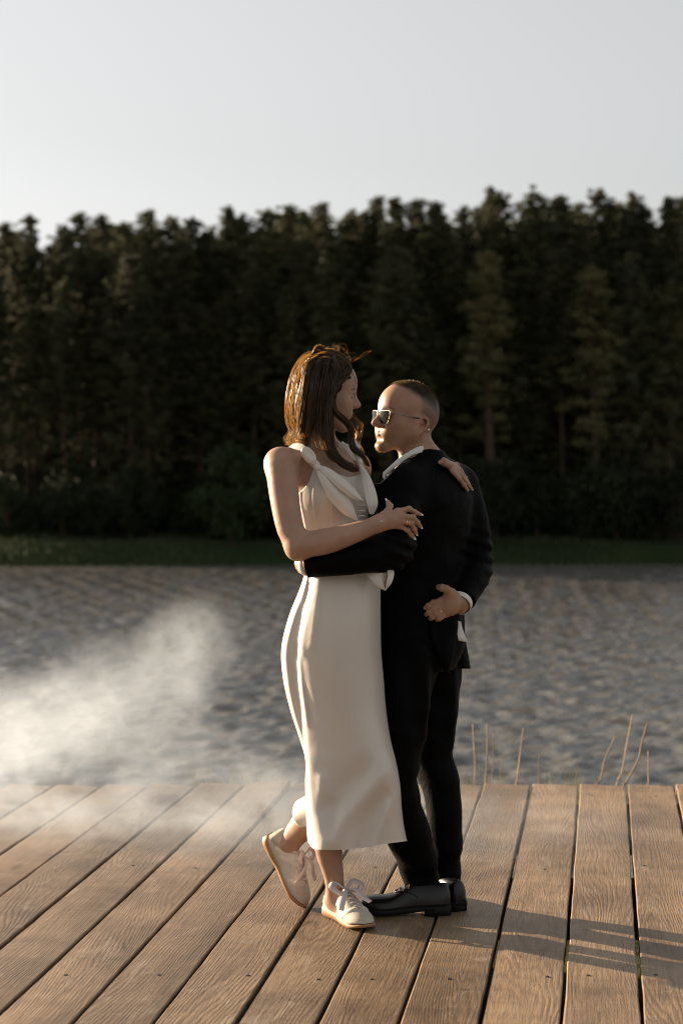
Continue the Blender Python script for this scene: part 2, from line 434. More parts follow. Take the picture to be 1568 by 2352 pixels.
protos = []
for i, (H, bf, w) in enumerate([(14.0, 0.10, 2.5), (15.0, 0.16, 1.9), (13.0, 0.06, 2.2), (15.5, 0.18, 2.7), (14.0, 0.12, 1.9), (13.5, 0.08, 2.3)]):
    mb, crown = pine_meshes(100 + i, H, bf, w, m_pine)
    tm = bpy.data.meshes.new('trunk'); tm.from_pydata([tuple(v) for v in mb.v], [], mb.f); tm.materials.append(m_bark)
    protos.append((tm, crown, H))
def place_tree(name, proto, loc, s, rz, label, cat, group, sxy=1.0):
    t = empty(name, loc, rz); t.scale = (s * sxy, s * sxy, s)
    tag(t, label, cat, group)
    for nm, me in (('trunk', proto[0]), ('crown', proto[1])):
        o = bpy.data.objects.new(nm, me); C.objects.link(o); o.parent = t
    return t
# skyline of the photograph: tops (px, py) of the trees one can tell apart
tops = [(-40, 520), (22, 512), (82, 490), (140, 535), (192, 484), (246, 492), (300, 510), (345, 486), (388, 500), (425, 498), (470, 530), (513, 480), (560, 495),
        (598, 478), (655, 468), (690, 480), (742, 470), (800, 490), (840, 478), (870, 455), (925, 452), (960, 462), (1000, 460), (1062, 478), (1120, 438), (1165, 445),
        (1222, 436), (1262, 452), (1300, 455), (1378, 438), (1412, 470), (1448, 450), (1490, 472), (1524, 452), (1560, 450), (1610, 445)]
ordn = ['first', 'second', 'third', 'fourth', 'fifth', 'sixth', 'seventh', 'eighth', 'ninth', 'tenth', 'eleventh', 'twelfth', 'thirteenth', 'fourteenth', 'fifteenth', 'sixteenth',
        'seventeenth', 'eighteenth', 'nineteenth', 'twentieth', 'twenty-first', 'twenty-second', 'twenty-third', 'twenty-fourth', 'twenty-fifth', 'twenty-sixth', 'twenty-seventh',
        'twenty-eighth', 'twenty-ninth', 'thirtieth', 'thirty-first', 'thirty-second', 'thirty-third', 'thirty-fourth', 'thirty-fifth', 'thirty-sixth']
g_ = random.Random(21)
for i, (px, py) in enumerate(tops):
    Y = SHORE_Y + 7.0 + g_.uniform(-1.2, 1.8)
    top = at(px, py + 6, Y); gz = far_z(top.x, Y)
    pr = protos[g_.randrange(6)]
    s = (top.z - gz) / pr[2]
    place_tree('pine_tree', pr, (top.x, Y, gz), s, g_.uniform(0, 6.28),
               f'tall dark pine, its pointed top the {ordn[i]} along the forest skyline from the left', 'tree', 'tall pines that shape the skyline', g_.uniform(0.8, 1.05))
# a second and third rank of pines, lower in the picture or behind the first
def rank(n, dy, py0, py1, lab, grp, sd):
    q = random.Random(sd)
    ords = 'first second third fourth fifth sixth seventh eighth ninth tenth eleventh twelfth thirteenth fourteenth fifteenth sixteenth seventeenth eighteenth nineteenth twentieth twenty-first twenty-second'.split()
    for k in range(n):
        px = -60 + (1690 * (k + q.uniform(0.15, 0.85))) / n
        Y = SHORE_Y + dy + q.uniform(-1.0, 1.0)
        sl = 520 - 70 * max(0, px) / 1568                 # the skyline climbs to the right
        top = at(px, sl + q.uniform(py0, py1), Y); gz = far_z(top.x, Y)
        pr = protos[q.randrange(6)]
        place_tree('pine_tree', pr, (top.x, Y, gz), (top.z - gz) / pr[2], q.uniform(0, 6.28), lab.format(ords[k] if k < 22 else ''), 'tree', grp, q.uniform(0.9, 1.25))
rank(34, 10.5, 5, 60, 'dark pine in the depth of the far forest, behind the skyline pines', 'pines deep in the far forest', 5)
rank(22, 5.0, 70, 230, 'dark pine at the forest front edge, {} from the left, below the skyline', 'pines along the forest edge', 6)
rank(30, 14.0, 10, 60, 'dark pine in the depth of the far forest, behind the skyline pines', 'pines deep in the far forest', 7)

# lighter young pines and a birch in front of the edge
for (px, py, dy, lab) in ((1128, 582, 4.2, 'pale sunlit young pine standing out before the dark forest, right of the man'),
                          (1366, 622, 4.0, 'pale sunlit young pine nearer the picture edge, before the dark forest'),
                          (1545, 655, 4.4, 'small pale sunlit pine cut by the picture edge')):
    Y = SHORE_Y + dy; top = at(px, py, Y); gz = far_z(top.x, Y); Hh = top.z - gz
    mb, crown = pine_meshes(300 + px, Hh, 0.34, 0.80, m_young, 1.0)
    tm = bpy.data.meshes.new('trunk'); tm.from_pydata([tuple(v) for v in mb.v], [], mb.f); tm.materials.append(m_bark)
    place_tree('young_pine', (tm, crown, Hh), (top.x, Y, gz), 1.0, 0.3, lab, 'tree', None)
def bushy(seed, H, w, mat, n=2600, leaf=(0.10, 0.2)):
    g = np.random.default_rng(seed)
    mb = MB()
    mb.add(tube([(0, 0, 0), (0.03, 0, H * 0.4), (0, 0.02, H * 0.92)], [0.05, 0.03, 0.008], 5))
    for k in range(9):
        a = k * 2.4; z = H * (0.15 + 0.07 * k); L = w * 0.8
        mb.add(tube([(0, 0, z), (math.cos(a) * L * 0.6, math.sin(a) * L * 0.6, z + L * 0.5), (math.cos(a) * L, math.sin(a) * L, z + L * 0.9)], [0.02, 0.012, 0.005], 3, False))
    nc = 46; f = g.random(nc) ** 0.8
    rr = w * np.sqrt(np.clip(np.sin(np.clip(f * 0.95 + 0.05, 0, 1) * math.pi), 0.02, 1)) * g.random(nc) ** 0.5
    an = g.uniform(0, 6.28, nc)
    cen = np.stack([rr * np.cos(an), rr * np.sin(an), H * (0.06 + 0.92 * f)], 1)
    per = n // nc
    c = np.repeat(cen, per, 0); o = unit(g.normal(size=c.shape))
    pos = c + o * (0.36 * w * g.random(len(c)) ** 0.5)[:, None]; pos[:, 2] = np.maximum(pos[:, 2], 0.03)
    d = unit(o + np.array([0, 0, 0.4]) + g.normal(0, 0.6, o.shape)); s = unit(np.cross(d, g.normal(size=d.shape)))
    crown = quads_to_mesh('crown', pos, d, s, g.uniform(*leaf, len(c)), g.uniform(leaf[0] * .5, leaf[1] * .5, len(c)), mat)
    tm = bpy.data.meshes.new('trunk'); tm.from_pydata([tuple(v) for v in mb.v], [], mb.f); tm.materials.append(m_bark)
    return tm, crown
Y = SHORE_Y + 3.0; top = at(530, 1030, Y); gz = far_z(top.x, Y)
bt, bc = bushy(77, top.z - gz, 0.95, m_green, 4200)
place_tree('birch_tree', (bt, bc, 1), (top.x, Y, gz), 1.0, 0, 'small bright green leafy tree at the water edge before the dark pines', 'tree', None)
# shrubs along the foot of the forest
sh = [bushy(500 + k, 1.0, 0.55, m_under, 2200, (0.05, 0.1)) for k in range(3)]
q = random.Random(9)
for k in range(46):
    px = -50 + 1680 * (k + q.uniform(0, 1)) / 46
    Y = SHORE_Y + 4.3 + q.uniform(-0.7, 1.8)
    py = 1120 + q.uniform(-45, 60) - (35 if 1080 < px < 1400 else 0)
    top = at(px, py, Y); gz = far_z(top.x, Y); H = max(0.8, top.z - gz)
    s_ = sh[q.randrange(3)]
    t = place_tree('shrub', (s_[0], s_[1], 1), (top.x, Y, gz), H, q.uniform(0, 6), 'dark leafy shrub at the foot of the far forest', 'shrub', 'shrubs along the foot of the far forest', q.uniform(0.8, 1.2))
# the unbroken dark wood behind the ranks
g = np.random.default_rng(31)
n = 60000
pos = np.stack([g.uniform(-34, 34, n), SHORE_Y + g.uniform(16, 22, n), WATER_Z + g.random(n) ** 1.1 * 9.0], 1)
pos[:, 2] *= 1; pos[:, 2] += 0
lim = (5.6 - 0.25) + 1.1 * (pos[:, 0] + 20) / 40 + 0.7 * np.sin(pos[:, 0] * 1.9) + 0.4 * np.sin(pos[:, 0] * 4.3 + 1)
pos = pos[pos[:, 2] < lim - 0.3]
n = len(pos); d = unit(g.normal(size=(n, 3))); s = unit(np.cross(d, g.normal(size=(n, 3))))
me = quads_to_mesh('forest', pos, d, s, g.uniform(0.4, 0.9, n), g.uniform(0.25, 0.5, n), m_pine)
o = bpy.data.objects.new('forest', me); C.objects.link(o)
tag(o, 'unbroken dark pine wood behind the front ranks', 'forest', kind='stuff')
# far bank grass
n = 52000
gx = g.uniform(-27, 27, n); gy = SHORE_Y + 0.1 + g.random(n) ** 1.3 * 7.5
gz = np.array([far_z(a, b) for a, b in zip(gx, gy)])
h = g.uniform(0.06, 0.26, n) * (0.7 + 0.5 * np.sin(gx * 0.9) * np.sin(gx * 0.37 + 2))
h = np.maximum(h, 0.05)
d = unit(np.stack([g.normal(0, 0.25, n), g.normal(0, 0.25, n), np.ones(n)], 1)); s = unit(np.cross(d, g.normal(size=(n, 3))))
me = quads_to_mesh('grass', np.stack([gx, gy, gz + h * 0.45], 1), d, s, h, g.uniform(0.018, 0.045, n), m_grass)
o = bpy.data.objects.new('grass', me); C.objects.link(o)
tag(o, 'green grass along the far shore of the lake', 'grass', kind='stuff')

# ------------------------------------------------------------------ reeds and tufts behind the deck edge
def straw(name, c1, c2):
    m = leaf_material(name, c1, c2, 0.35, 9.0); return m
m_reed = straw('dry_reed', (0.30, 0.21, 0.13), (0.46, 0.35, 0.23))
m_tuft = straw('tuft_blade', (0.13, 0.13, 0.05), (0.24, 0.19, 0.08))
reeds = [([(1088, 1830), (1090, 1760), (1086, 1690), (1085, 1664)], 3.0, 'thin pale dry reed stalk standing nearest the man'),
         ([(1113, 1830), (1117, 1760), (1119, 1700), (1118, 1662)], 4.6, 'thicker upright dry reed stalk beside the thin one nearest the man'),
         ([(1128, 1830), (1131, 1760), (1132, 1680)], 3.0, 'slim pale reed stalk close behind the thicker upright one'),
         ([(1148, 1830), (1148, 1800), (1150, 1735)], 2.4, 'short faint reed stalk left of the pale-tipped one'),
         ([(1183, 1830), (1187, 1790), (1194, 1730), (1201, 1672)], 4.6, 'single straight dry reed stalk with a pale tip'),
         ([(1236, 1830), (1236, 1790), (1237, 1728)], 3.0, 'short upright reed stalk right of the pale-tipped one'),
         ([(1365, 1830), (1378, 1790), (1390, 1740), (1411, 1693)], 4.6, 'leaning dry reed stalk, first of the leaning group by the deck edge'),
         ([(1412, 1830), (1428, 1770), (1440, 1700), (1452, 1640)], 4.4, 'tallest dry reed stalk of the leaning group'),
         ([(1428, 1830), (1438, 1796), (1465, 1745), (1473, 1705), (1486, 1660)], 6.0, 'thickest dry reed stalk with a bright tip, leaning right'),
         ([(1486, 1830), (1488, 1790), (1487, 1725)], 4.4, 'short upright dry reed stalk, last on the right')]
for i, (pp, w, lab) in enumerate(reeds):
    Y = far_edge + 0.30 + 0.17 * ((i * 7) % 5) / 5
    pts = [at(x, y, Y + 0.02 * j) for j, (x, y) in enumerate(pp)]
    b0 = pts[0].copy(); b0.z = near_z(0, Y) - 0.03; pts = [b0] + pts
    r = w * 0.40 / FPX * Y
    path = spline([tuple(p) for p in pts], 14)
    o = MB().add(tube([Vector(p) for p in path], [r * (1 - 0.25 * k / 13) * (1.16 if k in (5, 9) else 1) for k in range(14)], 6)).build('reed_stalk', m_reed)
    tag(o, lab, 'reed', 'dry reed stalks behind the deck edge')
def tuft(px, py, wpx, n, seed, lab):
    g = random.Random(seed); mb = MB()
    Y = far_edge + 0.35; ctr = at(px, 1812, Y); zb = near_z(0, Y)
    Ht = at(px, py, Y).z - zb
    for k in range(n):
        a = g.uniform(-1, 1); x0 = ctr.x + a * wpx * 0.3 / FPX * Y; y0 = Y + g.uniform(-0.07, 0.07)
        h = Ht * g.uniform(0.72, 1.03); bend = (a + g.uniform(-0.7, 0.7)) * 0.10
        w = g.uniform(0.0025, 0.0055); ps = []
        for t in (0, 0.35, 0.7, 1):
            ps.append(Vector((x0 + bend * t * t, y0 + 0.04 * math.sin(k) * t, zb + h * t)))
        vs_ = []
        for t, p_ in zip((1, .9, .65, .1), ps): vs_ += [p_ + Vector((w * t, 0.3 * w * t, 0)), p_ - Vector((w * t, -0.3 * w * t, 0))]
        mb.add((vs_, [(0, 1, 3, 2), (2, 3, 5, 4), (4, 5, 7, 6)]))
    o = mb.build('grass_tuft', m_tuft, None, False); tag(o, lab, 'grass', 'grass tufts behind the deck edge')
tuft(520, 1755, 90, 60, 1, 'faint grass tuft behind the deck edge, veiled by thin smoke')
tuft(600, 1765, 60, 40, 2, 'low grass tuft behind the deck edge beside the skirt')
tuft(665, 1775, 50, 34, 3, 'short grass tuft behind the deck edge, touching the skirt')
tuft(1082, 1755, 50, 44, 4, 'pale grass tuft behind the deck edge next to the man')
tuft(1285, 1758, 70, 56, 5, 'green and tan grass tuft between the reed stalks')
tuft(1390, 1780, 60, 26, 6, 'low brownish grass tuft under the leaning reeds')
# ------------------------------------------------------------------ continuous bodies from blended solids
def V3(p): return np.array([p[0], p[1], p[2]], np.float32)
def cone(a, b, r1, r2=None, flat=None):
    """Tapered limb from a to b; flat = (axis, factor) squashes it along a world axis."""
    a = V3(a); b = V3(b); r2 = r1 if r2 is None else r2; ba = b - a; L = max(1e-9, ba @ ba)
    if flat is not None: ax = unit(V3(flat[0])[None])[0]; ff = 1.0 / flat[1]
    def fn(P):
        q = P - a; t = np.clip((q @ ba) / L, 0, 1)
        w = q - t[..., None] * ba
        if flat is not None: w = w + (w @ ax)[..., None] * ax * (ff - 1)
        d = np.sqrt((w * w).sum(-1)) - (r1 + (r2 - r1) * t)
        return d * (min(1.0, flat[1]) if flat is not None else 1.0)
    m = max(r1, r2) * (1.0 if flat is None else max(1, flat[1]))
    return fn, np.minimum(a, b) - m, np.maximum(a, b) + m
def ell(c, r, rot=None):
    c = V3(c); r = V3(r); rot = np.eye(3, dtype=np.float32) if rot is None else np.array(rot, np.float32)   # columns of rot: the ellipsoid's axes
    def fn(P):
        q = (P - c) @ rot; k0 = np.sqrt(((q / r) ** 2).sum(-1)); k1 = np.sqrt(((q / (r * r)) ** 2).sum(-1))
        return k0 * (k0 - 1) / np.maximum(k1, 1e-9)
    e = np.sqrt(((rot * r) ** 2).sum(1))
    return fn, c - e, c + e
class Field:
    def __init__(s): s.p = []; s.post = None
    def add(s, prim, k=0.01, op='u'): s.p.append((*prim, op, k)); return s
    def limb(s, pts, rad, k=0.012, flat=None):
        """One smooth tapered limb along a curve through pts."""
        Q = spline([[*V3(p), r] for p, r in zip(pts, rad)], 1 + 3 * (len(pts) - 1))
        segs = [cone(Q[i, :3], Q[i + 1, :3], Q[i, 3], Q[i + 1, 3], flat) for i in range(len(Q) - 1)]
        lo = np.min([g[1] for g in segs], 0); hi = np.max([g[2] for g in segs], 0)
        def fn(P):
            d = np.full(P.shape[:-1], 0.5, P.dtype)
            for g in segs:
                m = ((P > g[1] - 0.05) & (P < g[2] + 0.05)).all(-1)
                if m.any(): d[m] = np.minimum(d[m], g[0](P[m]))
            return d
        s.add((fn, lo, hi), k)
        return s
    def bounds(s):
        lo = np.min([p[1] for p in s.p if p[3] == 'u'], 0); hi = np.max([p[2] for p in s.p if p[3] == 'u'], 0); return lo, hi
    @staticmethod
    def comb(d, e, op, k):
        if op == 'u':
            h = np.clip(0.5 + 0.5 * (e - d) / k, 0, 1); return e * (1 - h) + d * h - k * h * (1 - h)
        if op == 's':
            h = np.clip(0.5 - 0.5 * (d + e) / k, 0, 1); return d * (1 - h) - e * h + k * h * (1 - h)
        h = np.clip(0.5 - 0.5 * (e - d) / k, 0, 1); return e * (1 - h) + d * h + k * h * (1 - h)
    def eval(s, P, margin=0.03):
        d = np.full(P.shape[:-1], 1.0, P.dtype)
        for fn, lo, hi, op, k in s.p:
            m = ((P > lo - margin - k) & (P < hi + margin + k)).all(-1)
            if m.any(): d[m] = s.comb(d[m], fn(P[m]), op, k)
        return s.post(d, P) if s.post else d
    def eval_blocks(s, P, blo, bhi, margin=0.03):
        d = np.full(P.shape[:-1], 1.0, P.dtype)
        for fn, lo, hi, op, k in s.p:
            m = ((bhi > lo - margin - k) & (blo < hi + margin + k)).all(-1)
            if m.any(): d[m] = s.comb(d[m], fn(P[m]), op, k)
        return s.post(d, P) if s.post else d
    def prim(s, M):
        """This field, placed by the rigid 4x4 M, as one solid of another field."""
        A = np.array(M)[:3, :3]; sc = np.float32(np.cbrt(np.linalg.det(A))); Ai = np.linalg.inv(A).astype(np.float32); t = np.array(M)[:3, 3].astype(np.float32)
        ident = np.allclose(np.array(M), np.eye(4)); lo, hi = s.bounds()
        cs = np.array([[x, y, z] for x in (lo[0], hi[0]) for y in (lo[1], hi[1]) for z in (lo[2], hi[2])]) @ A.T + t
        return ((lambda P: s.eval(P, 0.03)) if ident else (lambda P: s.eval((P - t) @ Ai.T, 0.03) * sc)), cs.min(0).astype(np.float32), cs.max(0).astype(np.float32)
def polygonise(F, h, newton=1):
    B = 8; lo, hi = F.bounds(); lo = lo - 0.03; hi = hi + 0.03; Cc = h * B
    n = np.ceil((hi - lo) / Cc).astype(int)
    ii = np.stack(np.meshgrid(*[np.arange(k) for k in n], indexing='ij'), -1).reshape(-1, 3)
    lo = lo.astype(np.float32); dc = F.eval((lo + (ii + 0.5) * Cc).astype(np.float32), 0.05)
    act = ii[np.abs(dc) < Cc * 0.87 + h * 2 + 0.006]
    off = np.stack(np.meshgrid(*[np.arange(B)] * 3, indexing='ij'), -1).reshape(-1, 3)
    I = act[:, None] * B + off[None]
    P = (lo + I * h).astype(np.float32)
    blo = lo + act * Cc; bhi = blo + Cc
    D = F.eval_blocks(P, blo, bhi).ravel(); I = I.reshape(-1, 3)
    NY, NZ = n[1] * B + 4, n[2] * B + 4
    key = (I[:, 0] * NY + I[:, 1]) * NZ + I[:, 2]
    o = np.argsort(key); key = key[o]; D = D[o]; I = I[o]
    def find(k):
        j = np.searchsorted(key, k); j = np.minimum(j, len(key) - 1); return np.where(key[j] == k, j, -1)
    cnr = np.array([[x, y, z] for x in (0, 1) for y in (0, 1) for z in (0, 1)])
    ck = (cnr[:, 0] * NY + cnr[:, 1]) * NZ + cnr[:, 2]
    cand = np.nonzero(np.abs(D) < h * 3.2)[0]
    J = np.stack([find(key[cand] + k) for k in ck], 1)
    ok = (J >= 0).all(1); cand = cand[ok]; J = J[ok]
    dv = D[J]; sg = dv < 0; mixed = sg.any(1) & ~sg.all(1)
    cand = cand[mixed]; dv = dv[mixed]; sg = sg[mixed]
    acc = np.zeros((len(cand), 3)); cnt = np.zeros(len(cand))
    for a in range(8):
        for b in range(a + 1, 8):
            if np.abs(cnr[a] - cnr[b]).sum() != 1: continue
            m = sg[:, a] != sg[:, b]; t = np.zeros(len(cand)); t[m] = dv[m, a] / (dv[m, a] - dv[m, b])
            acc[m] += (cnr[a] + (cnr[b] - cnr[a]) * t[:, None])[m]; cnt[m] += 1
    vert = (lo + (I[cand] + acc / cnt[:, None]) * h).astype(np.float32)
    vk = key[cand]
    def vid(k):
        j = np.searchsorted(vk, k); j = np.minimum(j, len(vk) - 1); return np.where(vk[j] == k, j, -1)
    st = np.array([NY * NZ, NZ, 1]); faces = []
    for ax in range(3):
        j2 = find(key[cand] + st[ax]); m = j2 >= 0
        s0 = D[cand] < 0; s1 = np.where(m, D[j2] < 0, s0); e = np.nonzero(m & (s0 != s1))[0]
        u, w = st[(ax + 1) % 3], st[(ax + 2) % 3]
        q = np.stack([vid(vk[e]), vid(vk[e] - u), vid(vk[e] - u - w), vid(vk[e] - w)], 1)
        good = (q >= 0).all(1); q = q[good]; flip = s0[e][good]
        q[~flip] = q[~flip][:, ::-1]
        faces.append(q)
    faces = np.concatenate(faces)
    for _ in range(newton):
        d = F.eval(vert, 0.03); e_ = h * 0.5
        gr = np.stack([F.eval(vert + np.eye(3, dtype=np.float32)[k] * np.float32(e_), 0.03) - d for k in range(3)], 1) / e_
        g2 = np.maximum((gr * gr).sum(1), 0.2)
        stp = np.clip(d / g2, -h, h)[:, None] * gr
        vert = (vert - stp * 0.8).astype(np.float32)
    return vert, faces
def np_mesh(name, vert, faces, mat, parent=None, smooth=True, col=None):
    k = faces.shape[1]; nf = len(faces)
    me = bpy.data.meshes.new(name)
    me.vertices.add(len(vert)); me.vertices.foreach_set('co', np.ascontiguousarray(vert, np.float32).ravel())
    me.loops.add(k * nf); me.loops.foreach_set('vertex_index', np.ascontiguousarray(faces, np.int32).ravel())
    me.polygons.add(nf); me.polygons.foreach_set('loop_start', np.arange(0, k * nf, k, dtype=np.int32))
    if smooth: me.polygons.foreach_set('use_smooth', np.ones(nf, bool))
    me.update(calc_edges=True); me.validate()
    if col is not None:
        at_ = me.color_attributes.new('tint', 'FLOAT_COLOR', 'POINT')
        at_.data.foreach_set('color', np.concatenate([col, np.ones((len(col), 1))], 1).astype(np.float32).ravel())
    me.materials.append(mat)
    o = bpy.data.objects.new(name, me); C.objects.link(o)
    if parent: o.parent = parent
    return o
def sphere_s(P, c, r0, r1):
    """1 inside r0 of c, fading to 0 at r1."""
    d = np.sqrt(((P - np.array(c)) ** 2).sum(-1)); return np.clip((r1 - d) / (r1 - r0), 0, 1)
def seg_s(P, a, b, r0, r1):
    a = np.array(a); b = np.array(b); ba = b - a; t = np.clip(((P - a) @ ba) / (ba @ ba), 0, 1)
    d = np.sqrt(((P - a - t[..., None] * ba) ** 2).sum(-1)); return np.clip((r1 - d) / (r1 - r0), 0, 1)
def vnoise(P, f, seed=0):
    """Cheap smooth noise from rotated sines."""
    g = np.random.default_rng(seed); out = np.zeros(P.shape[:-1])
    for k in range(6):
        d = g.normal(size=3); d /= np.linalg.norm(d)
        out += np.sin((P @ d) * f * g.uniform(0.7, 1.5) + g.uniform(0, 6.28) + 1.3 * np.sin((P @ g.normal(size=3)) * f * 0.4))
    return out / 6

# head: +x out of the face, +y the person's left, +z up; about 0.235 tall
def head_field(man):
    F = Field(); S = (1, -1)
    F.add(ell((-0.014, 0, 0.036), (0.098, 0.077, 0.086)) if man else ell((-0.006, 0, 0.036), (0.090, 0.075, 0.086)), 0.02)
    F.add(ell((-0.046 if man else -0.034, 0, 0.012), (0.062, 0.062, 0.062)), 0.03)          # occiput
    F.add(ell((0.028, 0, 0.034), (0.062, 0.064, 0.066)), 0.03)           # forehead
    F.add(ell((0.026, 0, -0.030), (0.060, 0.060, 0.074)), 0.025)         # face mass
    jw = 0.054 if man else 0.047
    for s in S:
        F.add(cone((-0.004, s * jw, -0.048), (0.062, s * 0.016, -0.100), 0.018, 0.015), 0.028)   # jaw line
        F.add(cone((-0.006, s * (jw + 0.004), -0.015), (-0.004, s * jw, -0.050), 0.018, 0.018), 0.03)
        F.add(ell((0.050, s * 0.042, -0.022), (0.026, 0.022, 0.024)), 0.024)                      # cheek bone
        F.add(ell((0.062, s * 0.028, -0.050), (0.020, 0.020, 0.024)), 0.022)
    F.add(ell((0.070, 0, -0.100), (0.016, 0.020, 0.014)) if not man else ell((0.074, 0, -0.102), (0.017, 0.022, 0.015)), 0.018)         # chin
    for s in S:
        F.add(ell((0.088, s * 0.031, 0.002), (0.018, 0.019, 0.012)), 0.014, 's')                 # eye socket
    br = 0.0095 if man else 0.007
    for s in S: F.add(cone((0.079, s * 0.010, 0.019), (0.064, s * 0.044, 0.017), br, br * 0.8), 0.014)
    for s in S: F.add(ell((0.0695, s * 0.031, 0.001), (0.0135, 0.0155, 0.0125)), 0.005)          # eyeball under the lid
    # nose
    nl = 0.117 if man else 0.113
    nz_ = -0.0075 if man else 0.0
    F.add(cone((0.080, 0, 0.014), (nl - 0.013, 0, -0.016 + nz_), 0.0075, 0.0085), 0.012)
    F.add(ell((nl - 0.0095, 0, -0.0240 + nz_), (0.0115, 0.0098, 0.0090)), 0.008)
    F.add(ell((nl - 0.023, 0, -0.0295 + nz_ * 0.7), (0.015, 0.0115, 0.0080)), 0.008)
    for s in S: F.add(ell((0.090, s * 0.0120, -0.028 + nz_ * 0.6), (0.0115, 0.0070, 0.0080)), 0.006)
    for s in S: F.add(ell((0.094, s * 0.0065, -0.0365 + nz_ * 0.6), (0.005, 0.003, 0.004)), 0.003, 's')
    # mouth
    F.add(ell((0.066, 0, -0.060), (0.022, 0.032, 0.025)), 0.016)
    for s in S:
        F.add(cone((0.0870, s * 0.003, -0.0540), (0.0800, s * 0.013, -0.0560), 0.0050, 0.0042), 0.005)
        F.add(cone((0.0800, s * 0.013, -0.0560), (0.0690, s * 0.0255, -0.0590), 0.0042, 0.0020), 0.005)
        F.add(cone((0.0862, s * 0.000, -0.0658), (0.0790, s * 0.013, -0.0645), 0.0058, 0.0048), 0.005)
        F.add(cone((0.0790, s * 0.013, -0.0645), (0.0690, s * 0.0245, -0.0605), 0.0048, 0.0020), 0.005)
    up_ = 0.004
    for s in S:
        F.add(cone((0.0930, 0, -0.0597), (0.0840, s * 0.014, -0.0600), 0.0013, 0.0012), 0.003, 's')
        F.add(cone((0.0840, s * 0.014, -0.0600), (0.0715, s * 0.0285, -0.0595 + up_), 0.0012, 0.0010), 0.003, 's')
    F.add(cone((0.090, -0.012, -0.081), (0.090, 0.012, -0.081), 0.0060, 0.0060), 0.012, 's')      # hollow under the lip
    if man:
        for s in S:      # smile fold
            F.add(cone((0.0865, s * 0.021, -0.034), (0.0735, s * 0.037, -0.060), 0.0018, 0.0018), 0.006, 's')
    # ears
    for s in S:
        y = s * 0.069; E = np.array((-0.010, 0, -0.019))
        def e_(x, yy, z): return np.array((x, yy, z)) + E
        F.add(ell(e_(-0.014, s * 0.067, -0.003), (0.014, 0.008, 0.027)), 0.006)
        loop = [e_(-0.004, y, 0.004), e_(-0.003, y + s * 0.006, 0.018), e_(-0.014, y + s * 0.010, 0.027), e_(-0.028, y + s * 0.014, 0.020), e_(-0.031, y + s * 0.014, 0.004), e_(-0.024, y + s * 0.010, -0.014), e_(-0.012, y + s * 0.005, -0.027), e_(-0.004, y, -0.026)]
        for a, b in zip(loop[:-1], loop[1:]): F.add(cone(a, b, 0.0044, 0.0044), 0.005)
        F.add(ell(e_(-0.009, y + s * 0.003, -0.026), (0.0070, 0.0050, 0.0085)), 0.004)
        F.add(cone(e_(-0.003, y, 0.000), e_(-0.006, y + s * 0.004, -0.016), 0.0048, 0.0044), 0.004)
        F.add(cone(e_(-0.010, y + s * 0.005, 0.012), e_(-0.020, y + s * 0.006, -0.010), 0.0035, 0.0035), 0.004)
        F.add(ell(e_(-0.013, y + s * 0.011, -0.006), (0.0065, 0.0080, 0.0105)), 0.004, 's')
    return F
def frame_matrix(origin, fwd, up, s=1.0):
    f = Vector(fwd).normalized(); u = Vector(up); u = (u - f * u.dot(f)).normalized(); l = u.cross(f)
    M = Matrix(((f.x, l.x, u.x, 0), (f.y, l.y, u.y, 0), (f.z, l.z, u.z, 0), (0, 0, 0, 1)))
    M = M @ Matrix.Scale(s, 4); M.translation = Vector(origin); return M
def to_local(M, P):
    Mi = np.array(M.inverted()); return P @ Mi[:3, :3].T + Mi[:3, 3]
def skin_material(name, base, sss=0.07):
    m, n, l, b = material(name)
    at_ = N(n, 'Attribute', attribute_name='tint')
    t = N(n, 'TexNoise', Scale=26.0, Detail=4); tc = N(n, 'TexCoord'); l.new(tc.outputs['Object'], t.inputs['Vector'])
    r = ramp(n, [(0.3, (0.84, 0.78, 0.76)), (0.7, (1.10, 1.06, 1.03))]); l.new(t.outputs['Fac'], r.inputs[0])
    c = mix_col(n, l, 0.7, at_.outputs['Color'], r.outputs[0], 'MULTIPLY')
    l.new(c, b.inputs['Base Color'])
    b.inputs['Subsurface Weight'].default_value = sss; b.inputs['Subsurface Radius'].default_value = (1.0, 0.35, 0.18); b.inputs['Subsurface Scale'].default_value = 0.010
    b.inputs['Roughness'].default_value = 0.46; b.inputs['Specular IOR Level'].default_value = 0.38
    f = N(n, 'TexNoise', Scale=900.0, Detail=2); l.new(tc.outputs['Object'], f.inputs['Vector'])
    bp = N(n, 'Bump', Strength=0.22, Distance=0.001); l.new(f.outputs['Fac'], bp.inputs['Height']); l.new(bp.outputs[0], b.inputs['Normal'])
    return m
def simple(name, col, rough=0.5, metal=0.0, spec=0.5):
    m, n, l, b = material(name); b.inputs['Base Color'].default_value = (*col, 1); b.inputs['Roughness'].default_value = rough
    b.inputs['Metallic'].default_value = metal; b.inputs['Specular IOR Level'].default_value = spec; return m
